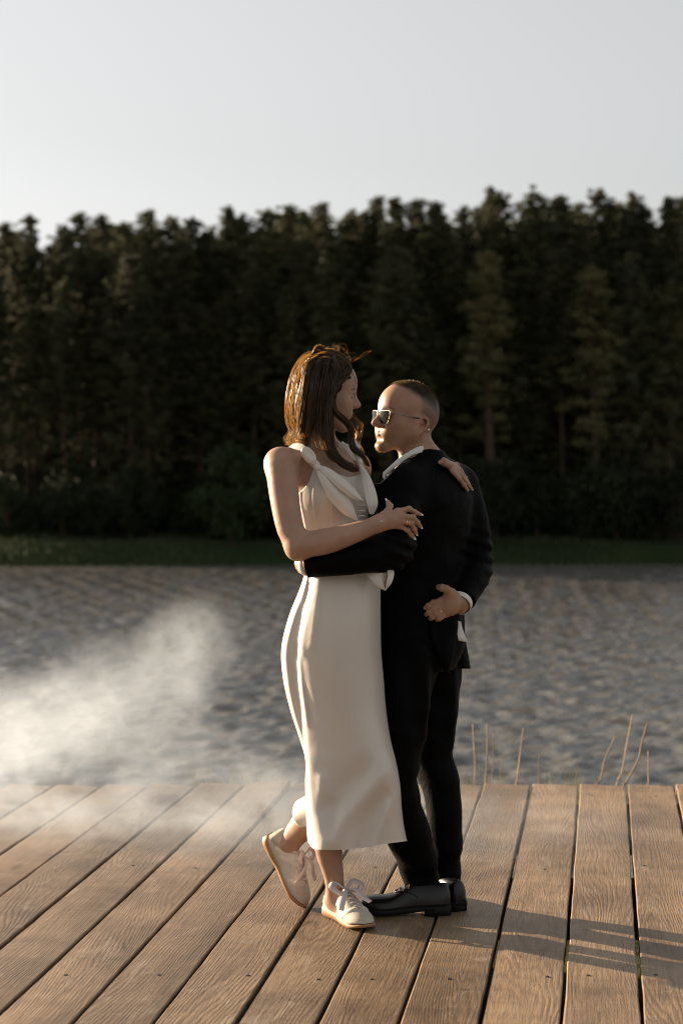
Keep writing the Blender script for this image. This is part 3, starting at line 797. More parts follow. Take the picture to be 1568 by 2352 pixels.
# ------------------------------------------------------------------ the man's jacket as a solid (hands rest on it)
MY = 5.80
def Mn(px, py, Y=0.0): return at(px, py, MY + Y)
rtm = Vector((0.57, 0.82, 0)); fwm = Vector((-0.82, 0.57, 0))
rotM = np.array([[rtm.x, fwm.x, 0], [rtm.y, fwm.y, 0], [0, 0, 1]])
L_el = at(906, 1262, 5.545); L_mid = at(805, 1283, 5.455); L_wr = at(716, 1296, 5.475)
R_el = at(1091, 1288, 5.90); R_wr = at(1056, 1384, 5.715)
JF = Field()
JF.add(ell(Mn(977, 1155, 0.015), (0.198, 0.122, 0.150), rotM), 0.04)
JF.add(ell(Mn(972, 1250, 0.015), (0.172, 0.120, 0.160), rotM), 0.06)
JF.add(ell(Mn(958, 1380, 0.015), (0.172, 0.135, 0.170), rotM), 0.06)
JF.add(ell(Mn(958, 1480, 0.015), (0.172, 0.140, 0.130), rotM), 0.06)
JF.add(cone(Mn(966, 1085, 0.02), Mn(918, 1118, -0.115), 0.050, 0.056), 0.05)
JF.add(cone(Mn(972, 1078, 0.02), Mn(1050, 1112, 0.13), 0.050, 0.056), 0.05)
JF.add(cone(Mn(968, 1055, 0.022), Mn(968, 1090, 0.02), 0.072, 0.085), 0.035)
JF.limb([Mn(914, 1128, -0.115), at(914, 1195, 5.60), L_el, at(860, 1272, 5.49), L_mid, L_wr], [0.068, 0.064, 0.060, 0.055, 0.049, 0.040], 0.035)
JF.limb([Mn(1056, 1122, 0.13), at(1080, 1200, 5.93), R_el, at(1082, 1335, 5.81), at(1064, 1376, 5.735)], [0.066, 0.060, 0.052, 0.050, 0.043], 0.03)
neck_c = V3(Mn(962, 1060, 0.02))
jl = np.array([tuple(at(a, b, 5.75))[::2] for a, b in ((870, 1110), (885, 1098), (909, 1073), (933, 1051), (950, 1040), (970, 1033), (989, 1031), (1012, 1034), (1060, 1040))])
def jacket_post(d, P):
    d = d + 0.0065 * vnoise(P * np.array((1, 1, 0.55), np.float32), 26, 5) + 0.0028 * vnoise(P, 60, 9)
    # folds at the elbows
    for c_ in (L_el, R_el):
        q = np.sqrt(((P - V3(c_)) ** 2).sum(-1)); d = d + 0.0065 * np.exp(-(q / 0.085) ** 2) * np.sin(P[..., 2] * 150 + P[..., 0] * 60)
    e = Mn(965, 1536, 0).z - P[..., 2]                                       # hem
    d = np.maximum(d, e)
    # cuffs
    for a_, b_ in ((L_mid, at(703, 1298, 5.478)), (at(1082, 1335, 5.81), at(1062, 1380, 5.728))):
        ax = V3(b_) - V3(a_); ax /= np.linalg.norm(ax); e = (P - V3(b_)) @ ax; q = np.sqrt(((P - V3(b_)) ** 2).sum(-1))
        d = np.where((q < 0.075) & (e > -0.02), np.maximum(d, e), d)
    # neck opening, falling towards the throat
    w = P - neck_c; rad = np.sqrt(w[..., 0] ** 2 + w[..., 1] ** 2)
    d = np.where(rad < 0.24, np.maximum(d, P[..., 2] - np.interp(P[..., 0], jl[:, 0], jl[:, 1])), d)
    return d.astype(P.dtype)
JF.post = jacket_post
def onto(px, py, lift, F=None):
    """The point where the sight line at (px, py) meets the jacket, lifted off towards the viewer."""
    a = Vector((0, 0, CAMZ)); b = at(px, py, 6.0); r_ = (b - a).normalized(); s = np.arange(5.2, 6.4, 0.002)
    P = np.array([a + r_ * float(t) for t in s], np.float32); d = (F or JF).eval(P, 0.05); hit = np.nonzero(d < lift)[0]
    return Vector(P[hit[0]]) if len(hit) else None
# ------------------------------------------------------------------ the woman
WY = 5.62
def W(px, py, Y=0.0): return at(px, py, WY + Y)
skin_w = skin_material('fair_skin', None)
person_w = empty('person', (at(790, 1400, WY).x, WY, 0.0))
tag(person_w, 'woman in a cream satin dress and beige sneakers, brown wavy hair, one foot kicked back', 'person')
PW = np.array(person_w.location)
def child(o, parent):
    """Parent o (built in world coordinates) under a thing whose root has only a location."""
    o.parent = parent
    root = parent
    while root.parent: root = root.parent
    if parent is root: o.location = -Vector(root.location)
    return o
def finger(F, pts, r0, r1, k=0.004):
    n = len(pts) - 1
    for i in range(n):
        a = r0 + (r1 - r0) * i / n; b = r0 + (r1 - r0) * (i + 1) / n
        F.add(cone(pts[i], pts[i + 1], a, b), k if i else 0.008)
    for p in pts[1:-1]: F.add(ell(p, [(r0 + r1) * 0.53] * 3), 0.004)       # knuckle bends
# --- head frame
hw_fwd = Vector((1, 0.10, -0.13)); HW = frame_matrix(W(751, 904, 0.03), hw_fwd, (0.10, 0.02, 1), 0.935)
FW = Field()
FW.add(head_field(False).prim(HW), 0.01)
def HWp(x, y, z): return HW @ Vector((x, y, z))
# neck and upper torso
FW.add(cone(HWp(-0.030, 0, -0.045), W(728, 1022, 0.03), 0.047, 0.046), 0.025)
FW.add(cone(W(728, 1018, 0.03), W(735, 1062, 0.03), 0.047, 0.060), 0.03)
sh_r = W(645, 1066, -0.10); sh_l = W(816, 1074, 0.13)
FW.add(cone(W(738, 1062, 0.04), sh_r, 0.052, 0.043), 0.05)
FW.add(cone(W(738, 1062, 0.04), sh_l, 0.052, 0.043), 0.05)
# collar bones
FW.add(cone(W(758, 1052, -0.045), W(690, 1046, -0.10), 0.011, 0.010), 0.03)
FW.add(cone(W(768, 1052, -0.040), W(815, 1044, 0.07), 0.011, 0.010), 0.03)
fw = Vector((0.72, -0.69, 0)); rt = Vector((-0.69, -0.72, 0))
rotW = np.array([[rt.x, fw.x, 0], [rt.y, fw.y, 0], [0, 0, 1]])
TORSO = Field()
TORSO.add(ell(W(752, 1115, 0.02), (0.128, 0.092, 0.120), rotW), 0.04)
TORSO.add(ell(W(764, 1190, 0.02), (0.112, 0.086, 0.120), rotW), 0.05)
TORSO.add(ell(W(784, 1290, 0.01), (0.100, 0.082, 0.110), rotW), 0.05)
TORSO.add(ell(W(775, 1400, 0.01), (0.100, 0.085, 0.120), rotW), 0.05)
b1 = W(744, 1140, -0.065); b2 = W(812, 1128, 0.015)
TORSO.add(ell(b1, (0.052, 0.052, 0.055), rotW), 0.035)
TORSO.add(ell(b2, (0.052, 0.052, 0.055), rotW), 0.035)
FW.add(TORSO.prim(Matrix()), 0.04)
# right arm (towards the camera), elbow bent, hand on the man's sleeve
elb = W(687, 1252, -0.185); wr = W(868, 1203, -0.185)
FW.limb([sh_r, W(648, 1090, -0.125), W(655, 1155, -0.15), W(667, 1215, -0.17), elb], [0.046, 0.047, 0.043, 0.040, 0.037], 0.03)
FW.add(ell(W(683, 1262, -0.175), (0.030, 0.030, 0.030)), 0.03)
FW.limb([elb, W(745, 1244, -0.20), W(810, 1225, -0.195), wr], [0.037, 0.0385, 0.031, 0.0235], 0.02)
FW.limb([wr, W(888, 1195, -0.18)], [0.0235, 0.026], 0.015)
kn = [W(912, 1175, -0.178), W(917, 1185, -0.182), W(918, 1196, -0.180), W(916, 1207, -0.172)]
for k_ in kn: FW.add(cone(W(880, 1199, -0.182), k_, 0.0150, 0.0098), 0.014)
FW.add(cone(W(885, 1190, -0.175), W(908, 1196, -0.176), 0.017, 0.014), 0.015)
finger(FW, [kn[0], W(939, 1168.5, -0.182), W(953, 1177, -0.162), W(963, 1181, -0.150)], 0.0088, 0.0060)
finger(FW, [kn[1], W(948, 1188, -0.188), W(958, 1200, -0.164), W(964.5, 1209, -0.148)], 0.0088, 0.0060)
finger(FW, [kn[2], W(944, 1202, -0.184), W(951, 1215, -0.160), W(954.5, 1224, -0.146)], 0.0086, 0.0058)
finger(FW, [kn[3], W(936, 1218, -0.168), W(943, 1228, -0.150), W(948.5, 1234, -0.140)], 0.0078, 0.0053)
finger(FW, [W(881, 1186, -0.18), W(891, 1173, -0.170), W(895, 1162.5, -0.155), W(890.5, 1153.5, -0.150)], 0.0120, 0.0072)
# left arm over his shoulders, fingers showing on the far shoulder
FW.limb([sh_l, W(842, 1138, 0.25), W(905, 1140, 0.38), W(955, 1098, 0.44), W(992, 1066, 0.40), W(1004, 1058, 0.35)], [0.040, 0.032, 0.031, 0.030, 0.027, 0.022], 0.03)
def J(px, py, lift=0.006): return onto(px + 2, py + 4, lift)
LF = [[J(1030, 1062, .012), J(1046, 1064, .014), J(1056, 1079, .009), J(1061, 1092)], [J(1034, 1067, .012), J(1053, 1075, .014), J(1066, 1094, .009), J(1074, 1108)],
      [J(1036, 1072, .012), J(1055, 1086, .014), J(1069, 1105, .009), J(1079, 1118)], [J(1035, 1077, .010), J(1052, 1095, .012), J(1063, 1110, .008), J(1071, 1122)]]
FW.limb([W(1002, 1058, 0.36), J(1018, 1058, .008), J(1034, 1066, .010)], [0.022, 0.014, 0.012], 0.012)
for f4 in LF: finger(FW, f4, 0.0078, 0.0054)
finger(FW, [J(1022, 1060, .008), J(1012, 1058, .008), J(1007, 1058, .006)], 0.0080, 0.0062)
# legs
FW.limb([W(785, 1440, 0.0), W(792, 1600, -0.02), W(782, 1760, -0.03), W(760, 1870, 0.0), W(754, 1945, 0.01), W(766, 2010, 0.03), W(771, 2068, 0.05)], [0.080, 0.070, 0.052, 0.050, 0.043, 0.031, 0.027], 0.03)
FW.limb([W(750, 1450, 0.04), W(775, 1620, 0.0), W(772, 1775, 0.02), W(720, 1868, 0.12), W(685, 1910, 0.18), W(658, 1944, 0.21)], [0.078, 0.070, 0.052, 0.050, 0.040, 0.030], 0.03)
FW.limb([W(771, 2068, 0.05), W(815, 2120, -0.03)], [0.028, 0.026], 0.03)
FW.limb([W(658, 1944, 0.21), W(672, 2025, 0.20)], [0.030, 0.024], 0.03)
vw, fw_ = polygonise(FW, 0.003)
# skin tints
base = np.array((0.345, 0.212, 0.148)); colw = np.tile(base, (len(vw), 1))
def blend(col, m, c): return col * (1 - m[:, None]) + np.array(c) * m[:, None]
L_ = to_local(HW, vw); near = (np.abs(L_) < 0.2).all(1)
frontal = np.clip((L_[:, 0] - 0.045) / 0.01, 0, 1) * near
def seg2(a, b, r0, r1):
    """Closeness to a line drawn on the face, measured across it (y, z)."""
    Q = L_[:, 1:]; a = np.array(a); b = np.array(b); ba = b - a; t = np.clip(((Q - a) @ ba) / (ba @ ba), 0, 1)
    return np.clip((r1 - np.sqrt(((Q - a - t[:, None] * ba) ** 2).sum(1))) / (r1 - r0), 0, 1) * frontal
for s in (1, -1):
    m = np.maximum(seg2((0, -0.0545), (s * 0.024, -0.0585), 0.0035, 0.006), seg2((0, -0.0655), (s * 0.022, -0.0615), 0.0045, 0.007))
    colw = blend(colw, m * 0.75, (0.36, 0.135, 0.11))
    colw = blend(colw, np.maximum(seg2((s * 0.012, 0.0215), (s * 0.032, 0.0265), 0.0022, 0.0042), seg2((s * 0.032, 0.0265), (s * 0.050, 0.0205), 0.0016, 0.0034)) * 0.9, (0.06, 0.034, 0.022))
    colw = blend(colw, np.maximum(seg2((s * 0.019, -0.0060), (s * 0.034, -0.0085), 0.0012, 0.0030), seg2((s * 0.034, -0.0085), (s * 0.050, -0.0050), 0.0014, 0.0034)) * 0.95, (0.03, 0.018, 0.014))
    colw = blend(colw, sphere_s(L_, (0.062, s * 0.045, -0.028), 0.008, 0.03) * 0.30, (0.46, 0.21, 0.15))
colw = blend(colw, sphere_s(L_, (0.108, 0, -0.026), 0.004, 0.016) * 0.25, (0.46, 0.22, 0.165))
for k_ in kn: colw = blend(colw, sphere_s(vw, tuple(k_), 0.006, 0.018) * 0.35, (0.42, 0.21, 0.155))
body_w = child(np_mesh('body', vw, fw_, skin_w, None, True, colw), person_w)
# finger nails
m_nail_w = simple('white_nail_varnish', (0.82, 0.78, 0.75), 0.2)
def nail(tip, frm, facing, L=0.013, wdt=0.0045):
    tip = Vector(tip); d = (tip - Vector(frm)).normalized(); f = Vector(facing); f = (f - d * f.dot(d)).normalized(); s = d.cross(f)
    vs_, fs_ = [], []
    for i, (t, ww) in enumerate(((-0.45, 0.8), (-0.1, 1.0), (0.5, 0.95), (0.85, 0.7), (1.05, 0.25))):
        for u in (-1, -0.5, 0, 0.5, 1):
            vs_.append(tip + d * (t * L) + s * (u * ww * wdt) + f * (0.0050 - 0.0022 * u * u - 0.0012 * max(0, t)))
    for i in range(4):
        for j in range(4): a = i * 5 + j; fs_.append((a, a + 1, a + 6, a + 5))
    o = mesh_obj('finger_nail', vs_, fs_, m_nail_w, None, True)
    md = o.modifiers.new('thick', 'SOLIDIFY'); md.thickness = 0.0012
    return child(o, person_w)
nail(W(963, 1181, -0.150), W(953, 1177, -0.162), (0.2, -1, 0.5)); nail(W(964.5, 1209, -0.148), W(958, 1200, -0.164), (0.5, -1, 0.3))
nail(W(954.5, 1224, -0.146), W(951, 1215, -0.160), (0.5, -1, 0.2)); nail(W(948.5, 1234, -0.140), W(943, 1228, -0.150), (0.4, -1, 0.2))
nail(W(890.5, 1153.5, -0.150), W(895, 1162.5, -0.155), (-0.75, -0.7, 0.0))
for f4 in LF[:3]: nail(f4[3], f4[2], (0.7, -0.8, 0.45))
# --- dress
def satin_material():
    m, n, l, b = material('cream_satin')
    b.inputs['Base Color'].default_value = (0.62, 0.565, 0.50, 1); b.inputs['Roughness'].default_value = 0.36
    b.inputs['Specular IOR Level'].default_value = 0.55
    b.inputs['Sheen Weight'].default_value = 0.25; b.inputs['Sheen Roughness'].default_value = 0.4
    tc = N(n, 'TexCoord')
    w = N(n, 'TexNoise', Scale=1400.0, Detail=1); l.new(tc.outputs['Object'], w.inputs['Vector'])
    f = N(n, 'TexNoise', Scale=9.0, Detail=3, Roughness=0.5, Distortion=0.6); l.new(tc.outputs['Object'], f.inputs['Vector'])
    b1 = N(n, 'Bump', Strength=0.08, Distance=0.0006); l.new(w.outputs['Fac'], b1.inputs['Height'])
    b2 = N(n, 'Bump', Strength=0.35, Distance=0.010); l.new(f.outputs['Fac'], b2.inputs['Height']); l.new(b1.outputs[0], b2.inputs['Normal'])
    l.new(b2.outputs[0], b.inputs['Normal'])
    tr = N(n, 'BsdfTranslucent'); tr.inputs['Color'].default_value = (0.60, 0.48, 0.36, 1)
    mx = N(n, 'MixShader'); mx.inputs[0].default_value = 0.10; l.new(b.outputs[0], mx.inputs[1]); l.new(tr.outputs[0], mx.inputs[2])
    l.new(mx.outputs[0], n['Material Output'].inputs['Surface'])
    return m
satin = satin_material()
def closed_spline(P, n):
    m = len(P); E = np.asarray(P, float); u = np.linspace(0, m, n, endpoint=False); i = u.astype(int); f = (u - i)[:, None]
    p0, p1, p2, p3 = E[(i - 1) % m], E[i], E[(i + 1) % m], E[(i + 2) % m]
    return 0.5 * (2 * p1 + (p2 - p0) * f + (2 * p0 - 5 * p1 + 4 * p2 - p3) * f ** 2 + (3 * p1 - p0 - 3 * p2 + p3) * f ** 3)
def sections_loft(keys, nh, na, hook=None):
    """keys: list of (py or [py per point], [(px, dy) ...]); rows of a closed cloth surface in photograph units + depth."""
    K = []
    for py, pts in keys:
        pys = py if hasattr(py, '__len__') else [py] * len(pts)
        K.append([[a[0], q, a[1]] for a, q in zip(pts, pys)])
    K = np.array(K, float); nk, npt = K.shape[:2]
    rows = spline(K.reshape(nk, -1), nh).reshape(nh, npt, 3)
    out = np.stack([closed_spline(r, na) for r in rows])
    if hook is not None: out = hook(out)
    v = np.array([[tuple(W(q[0], q[1], q[2])) for q in r] for r in out]).reshape(-1, 3)
    i = np.arange(nh - 1)[:, None] * na + np.arange(na)[None]; j = np.arange(nh - 1)[:, None] * na + (np.arange(na)[None] + 1) % na
    f = np.stack([i, i + na, j + na, j], -1).reshape(-1, 4)
    return v, f
sk = [
 (1286, [(702, .02), (707, -.04), (716, -.06), (735, -.088), (785, -.100), (838, -.075), (864, 0), (848, .08), (785, .11), (725, .09)]),
 (1318, [(699, .02), (704, -.045), (713, -.06), (733, -.092), (785, -.105), (840, -.08), (868, 0), (850, .09), (785, .12), (722, .10)]),
 (1350, [(690, .02), (696, -.05), (708, -.068), (728, -.098), (785, -.118), (843, -.09), (873, .01), (850, .10), (785, .13), (718, .11)]),
 (1420, [(663, .03), (671, -.05), (691, -.066), (712, -.108), (785, -.136), (845, -.10), (874, .02), (850, .12), (775, .16), (698, .14)]),
 (1490, [(648, .04), (654, -.04), (680, -.060), (700, -.102), (780, -.142), (846, -.10), (875, .03), (850, .13), (770, .17), (685, .15)]),
 (1560, [(652, .04), (658, -.03), (682, -.050), (703, -.095), (783, -.140), (850, -.10), (881, .03), (852, .14), (770, .17), (688, .15)]),
 (1630, [(668, .04), (672, -.02), (690, -.036), (708, -.080), (790, -.134), (856, -.10), (887, .03), (858, .14), (778, .17), (700, .14)]),
 (1700, [(690, .03), (693, -.01), (699, -.026), (712, -.070), (800, -.130), (868, -.11), (898, .02), (866, .13), (790, .16), (714, .12)]),
 (1745, [(702, .02), (703, -.005), (704, -.025), (714, -.072), (805, -.128), (878, -.125), (909, .01), (876, .12), (798, .15), (722, .11)]),
 (1800, [(702, .01), (703, -.015), (705, -.035), (718, -.080), (805, -.118), (885, -.118), (919, .01), (884, .12), (800, .14), (725, .10)]),
 (1870, [(704, .01), (705, -.025), (708, -.050), (725, -.092), (802, -.116), (884, -.098), (925, .02), (892, .12), (800, .135), (727, .09)]),
 ([1926, 1930, 1936, 1940, 1941, 1931, 1922, 1918, 1918, 1920], [(707, .01), (709, -.03), (716, -.065), (734, -.104), (800, -.122), (878, -.092), (932, .02), (900, .12), (800, .13), (730, .085)]),
 ([1935, 1942, 1949, 1952, 1951, 1939, 1931, 1926, 1926, 1930], [(711, .01), (712, -.03), (719, -.066), (736, -.105), (800, -.123), (879, -.093), (935, .02), (902, .12), (800, .13), (731, .085)])]
def ridge(px, py, pts, amp, w):
    P = spline(pts, 24); d2 = np.min([(px - a) ** 2 + (py - b) ** 2 for a, b in P], 0); return amp * np.exp(-d2 / (w * w))
def skirt_hook(o):
    px, py, dy = o[..., 0], o[..., 1], o[..., 2]
    front = np.clip((0.0 - dy) / 0.05, 0, 1)
    d = ridge(px, py, [(888, 1775), (840, 1830), (790, 1885), (765, 1930)], 0.016, 20)
    d -= ridge(px, py, [(868, 1735), (800, 1800), (750, 1860)], 0.010, 24)
    d -= ridge(px, py, [(888, 1830), (850, 1880), (830, 1945)], 0.016, 17)
    d += ridge(px, py, [(905, 1830), (880, 1890), (858, 1948)], 0.012, 11)
    d += ridge(px, py, [(740, 1790), (735, 1870), (742, 1950)], 0.008, 14)
    d -= ridge(px, py, [(765, 1850), (768, 1900), (772, 1950)], 0.008, 15)
    d += ridge(px, py, [(700, 1340), (694, 1400), (684, 1470)], 0.004, 7)
    d += ridge(px, py, [(735, 1330), (726, 1400), (716, 1480)], 0.0045, 10)
    d += ridge(px, py, [(682, 1520), (692, 1590), (705, 1660)], 0.005, 8)
    d -= ridge(px, py, [(694, 1520), (703, 1590), (714, 1650)], 0.004, 8)
    d += ridge(px, py, [(845, 1340), (838, 1420), (842, 1520)], 0.003, 12)
    o[..., 2] = dy - d * front
    return o
v_, f_ = sections_loft(sk, 150, 200, skirt_hook)
dress = child(np_mesh('dress', v_, f_, satin), person_w)
sm_ = dress.modifiers.new('thick', 'SOLIDIFY'); sm_.thickness = 0.0014; sm_.offset = -1
dress['label'] = 'long cream satin skirt of the dress'
# bodice: follows the torso, cut along the neckline and arm holes
top_px = np.array([(640, 1150), (678, 1138), (690, 1129), (701, 1118), (712, 1101), (719, 1078), (726, 1066), (742, 1071), (766, 1084), (797, 1096), (815, 1094), (830, 1088), (842, 1082), (880, 1075)], float)
tx = np.array([W(a, b, -0.05).x for a, b in top_px]); tz = np.array([W(a, b, -0.05).z for a, b in top_px])
axis_c = V3(W(770, 1180, 0.02))
def bodice_post(d, P):
    ang = np.arctan2(P[..., 1] - axis_c[1], P[..., 0] - axis_c[0])
    d = d - 0.0065
    for a0 in (-2.35, -2.02, -1.64, -1.25, -0.95): d = d - 0.0016 * np.exp(-((ang - a0 - 0.25 * (P[..., 2] - axis_c[2])) / 0.028) ** 2)
    e = P[..., 2] - np.interp(P[..., 0], tx, tz)
    k = 0.002; h = np.clip(0.5 - 0.5 * (e - d) / k, 0, 1); d2 = e * (1 - h) + d * h + k * h * (1 - h)
    e = W(780, 1330, 0).z - P[..., 2]
    return np.maximum(d2, e)
BF = Field(); BF.add(TORSO.prim(Matrix()), 0.02); BF.post = bodice_post
v_, f_ = polygonise(BF, 0.0028, 1)
bod = np_mesh('bodice', v_, f_, satin, dress)
def strip(pts, widths, normal, thick=0.0025, n=18, camber=0.25, fold=0.0, vee=0.0):
    """A ribbon of cloth along pts: flat strip with rounded cross-section."""
    P = spline([tuple(p) for p in pts], n); Wd = np.interp(np.linspace(0, 1, n), np.linspace(0, 1, len(widths)), widths)
    vs_, fs_ = [], []; cs = 9
    for i in range(n):
        t = Vector(P[min(i + 1, n - 1)] - P[max(i - 1, 0)]).normalized(); nn = Vector(normal if not callable(normal) else normal(i / (n - 1)))
        nn = (nn - t * nn.dot(t)).normalized(); s = t.cross(nn)
        for side in (1, -1):
            for j in range(cs):
                u = -1 + 2 * j / (cs - 1); u = u * side
                vs_.append(Vector(P[i]) + s * (u * Wd[i] / 2) + nn * (side * thick / 2 * (1 - u * u * 0.8) + camber * Wd[i] * (1 - u * u) * 0.5 + fold * math.sin(u * 5.0) * Wd[i] + vee * Wd[i] * max(0, 1 - abs(u - 0.2) * 1.1)))
    m = 2 * cs
    for i in range(n - 1):
        for j in range(m): a = i * m + j; b = i * m + (j + 1) % m; fs_.append((a, b, b + m, a + m))
    fs_.append(tuple(range(m))[::-1]); fs_.append(tuple((n - 1) * m + j for j in range(m)))
    return vs_, fs_
def px_m(p): return p / FPX * WY
def add_strip(name, pts, wpx, normal, **kw):
    o = MB().add(strip([W(*p) for p in pts], [px_m(w) for w in wpx], normal, **kw)).build(name, satin, dress)
    bm = bmesh.new(); bm.from_mesh(o.data); bmesh.ops.recalc_face_normals(bm, faces=bm.faces); bm.to_mesh(o.data); bm.free(); o.data.set_sharp_from_angle(angle=math.radians(32)); return o
# near shoulder: strap, loop, knot and two long tails
add_strip('strap', [(722, 1068, -.118), (706, 1046, -.112), (690, 1030, -.085), (677, 1021, -.03), (676, 1026, .04), (690, 1060, .10)], [15, 22, 24, 24, 24, 22], lambda t: (-0.25 - 0.3 * t, -1 + 1.2 * t, 0.9), camber=0.1)
def petal(c, tip, base, w, dep, groove):
    """A puffed loop of the bow: an open petal of cloth."""
    F = Field(); c, tip, base = W(*c), W(*tip), W(*base); ax = (tip - base).normalized(); f = Vector((0.1, -1, 0.1)); f = (f - ax * f.dot(ax)).normalized(); s = ax.cross(f)
    rot = np.array([[ax.x, s.x, f.x], [ax.y, s.y, f.y], [ax.z, s.z, f.z]]); L = (tip - base).length / 2
    F.add(ell(c, (L, w, dep), rot), 0.01); F.add(ell(c + f * dep * 1.1 + ax * L * 0.1 + s * w * groove, (L * 0.62, w * 0.42, dep * 0.75), rot), 0.008, 's')
    v_, f_ = polygonise(F, 0.0018, 1); return np_mesh('bow_loop', v_, f_, satin, dress)
petal((709, 1046, -.140), (696, 1027, -.135), (724, 1065, -.128), 0.0180, 0.010, 0.35)
MBk = Field(); MBk.add(ell(W(726, 1068, -.128), (0.010, 0.010, 0.014)), 0.01); MBk.add(cone(W(720, 1062, -.125), W(733, 1076, -.13), 0.007, 0.008), 0.01)
v_, f_ = polygonise(MBk, 0.0018, 1); np_mesh('bow_knot', v_, f_, satin, dress)
add_strip('bow_tail', [(729, 1070, -.128), (752, 1084, -.138), (785, 1112, -.142), (812, 1135, -.128), (834, 1151, -.108)], [8, 20, 27, 22, 2], (0.35, -1, 0.15), camber=0.0, vee=0.20, thick=0.0018)
add_strip('bow_tail', [(727, 1074, -.126), (745, 1098, -.142), (770, 1135, -.142), (797, 1168, -.128), (821, 1196, -.118)], [8, 24, 38, 31, 4], (0.15, -1, 0.1), camber=0.0, vee=0.13, thick=0.0018)
# far shoulder: strap, loop and a broad tail
add_strip('strap', [(824, 1075, .03), (819, 1052, .06), (812, 1034, .10), (806, 1028, .16)], [14, 18, 20, 20], (0.5, -1, 0.5), camber=0.1)
add_strip('bow_loop', [(824, 1062, .02), (812, 1046, .0), (797, 1030, .0), (786, 1022, .02), (800, 1034, .03)], [7, 20, 24, 20, 12], (0.3, -1, 0.4), camber=0.2)
add_strip('bow_loop', [(824, 1060, .02), (822, 1042, .0), (818, 1026, .005), (814, 1017, .02), (820, 1036, .035)], [7, 18, 21, 17, 12], (0.6, -1, 0.2), camber=0.2)
MBk = Field(); MBk.add(ell(W(824, 1062, .012), (0.011, 0.012, 0.015)), 0.01); v_, f_ = polygonise(MBk, 0.0018, 1); np_mesh('bow_knot', v_, f_, satin, dress)
add_strip('bow_tail', [(827, 1066, .0), (840, 1095, -.06), (850, 1130, -.095), (855, 1158, -.105), (853, 1181, -.10)], [9, 20, 27, 26, 10], (0.25, -1, 0.1), camber=0.03, vee=0.08, thick=0.0018)
# corset lacing down the front
for k in range(5):
    y0 = 1150 + 12 * k
    add_strip('lacing', [(822, y0, -.080 + .003 * k), (830, y0 - 1, -.076 + .003 * k), (838, y0 - 1, -.068 + .003 * k)], [4, 4.5, 4], (0.5, -1, 0.2), n=6, camber=0.5)
# waist ribbon hanging under his sleeve
add_strip('waist_ribbon', [(845, 1300, -.115), (858, 1318, -.135), (872, 1340, -.14), (884, 1356, -.13)], [26, 28, 18, 2], (0.3, -1, 0.1), camber=0.15)
add_strip('waist_ribbon', [(884, 1356, -.130), (893, 1338, -.14), (897, 1316, -.13), (892, 1292, -.11)], [2, 13, 17, 18], (0.5, -1, 0.1), camber=0.15)
# lining pulled up over the raised calf
tubep = [W(740, 1850, .080), W(718, 1862, .108), W(698, 1871, .135)]
Ql = spline([tuple(p) for p in tubep], 12)
mb = MB(); mb.add(tube([Vector(q) for q in Ql], [0.053 - 0.0004 * k for k in range(12)], 32, False))
for i_, p_ in enumerate(mb.v):
    an = 2 * math.pi * (i_ % 32) / 32; rw = i_ // 32; c_ = Vector(Ql[rw]); mb.v[i_] = c_ + (p_ - c_) * (1 + 0.05 * math.sin(an * 3 + 1) * rw / 11)
o = mb.build('lining', satin, dress)
md = o.modifiers.new('thick', 'SOLIDIFY'); md.thickness = 0.0015
# --- hair: many fine strands following locks
def hair_material():
    m, n, l, b = material('brown_hair')
    tc = N(n, 'TexCoord')
    at_ = N(n, 'Attribute', attribute_name='tint')
    l.new(at_.outputs['Color'], b.inputs['Base Color']); b.inputs['Roughness'].default_value = 0.34; b.inputs['Specular IOR Level'].default_value = 0.55
    b.inputs['Anisotropic'].default_value = 0.5
    tr = N(n, 'BsdfTranslucent')
    tcv = mix_col(n, l, 1.0, at_.outputs['Color'], (13.0, 12.0, 6.5), 'MULTIPLY'); l.new(tcv, tr.inputs['Color'])
    mx = N(n, 'MixShader'); mx.inputs[0].default_value = 0.38; l.new(b.outputs[0], mx.inputs[1]); l.new(tr.outputs[0], mx.inputs[2])
    l.new(mx.outputs[0], n['Material Output'].inputs['Surface'])
    return m
m_hair = hair_material()
def strands_mesh(name, paths, radii, cols, mat, sides=3):
    """paths: (n, m, 3) array of strands as thin tapered tubes in one mesh."""
    n, m, _ = paths.shape
    g = np.random.default_rng(n)
    t = unit(np.gradient(paths, axis=1)); ref = g.normal(size=(n, 1, 3)); a = unit(np.cross(t, np.broadcast_to(ref, t.shape)))
    tap = np.ones(m); tap[-4:] = (0.9, 0.75, 0.5, 0.15)
    off = a * (radii[:, None] * tap[None])[..., None]
    v = np.stack([paths - off, paths + off], 2).reshape(-1, 3)
    base = (np.arange(n)[:, None] * m + np.arange(m - 1)[None]) * 2
    f = np.stack([base, base + 1, base + 3, base + 2], -1).reshape(-1, 4)
    return np_mesh(name, v, f, mat, None, True, np.repeat(cols, m * 2, 0))
gh = np.random.default_rng(8)
HP, HR, HC = [], [], []
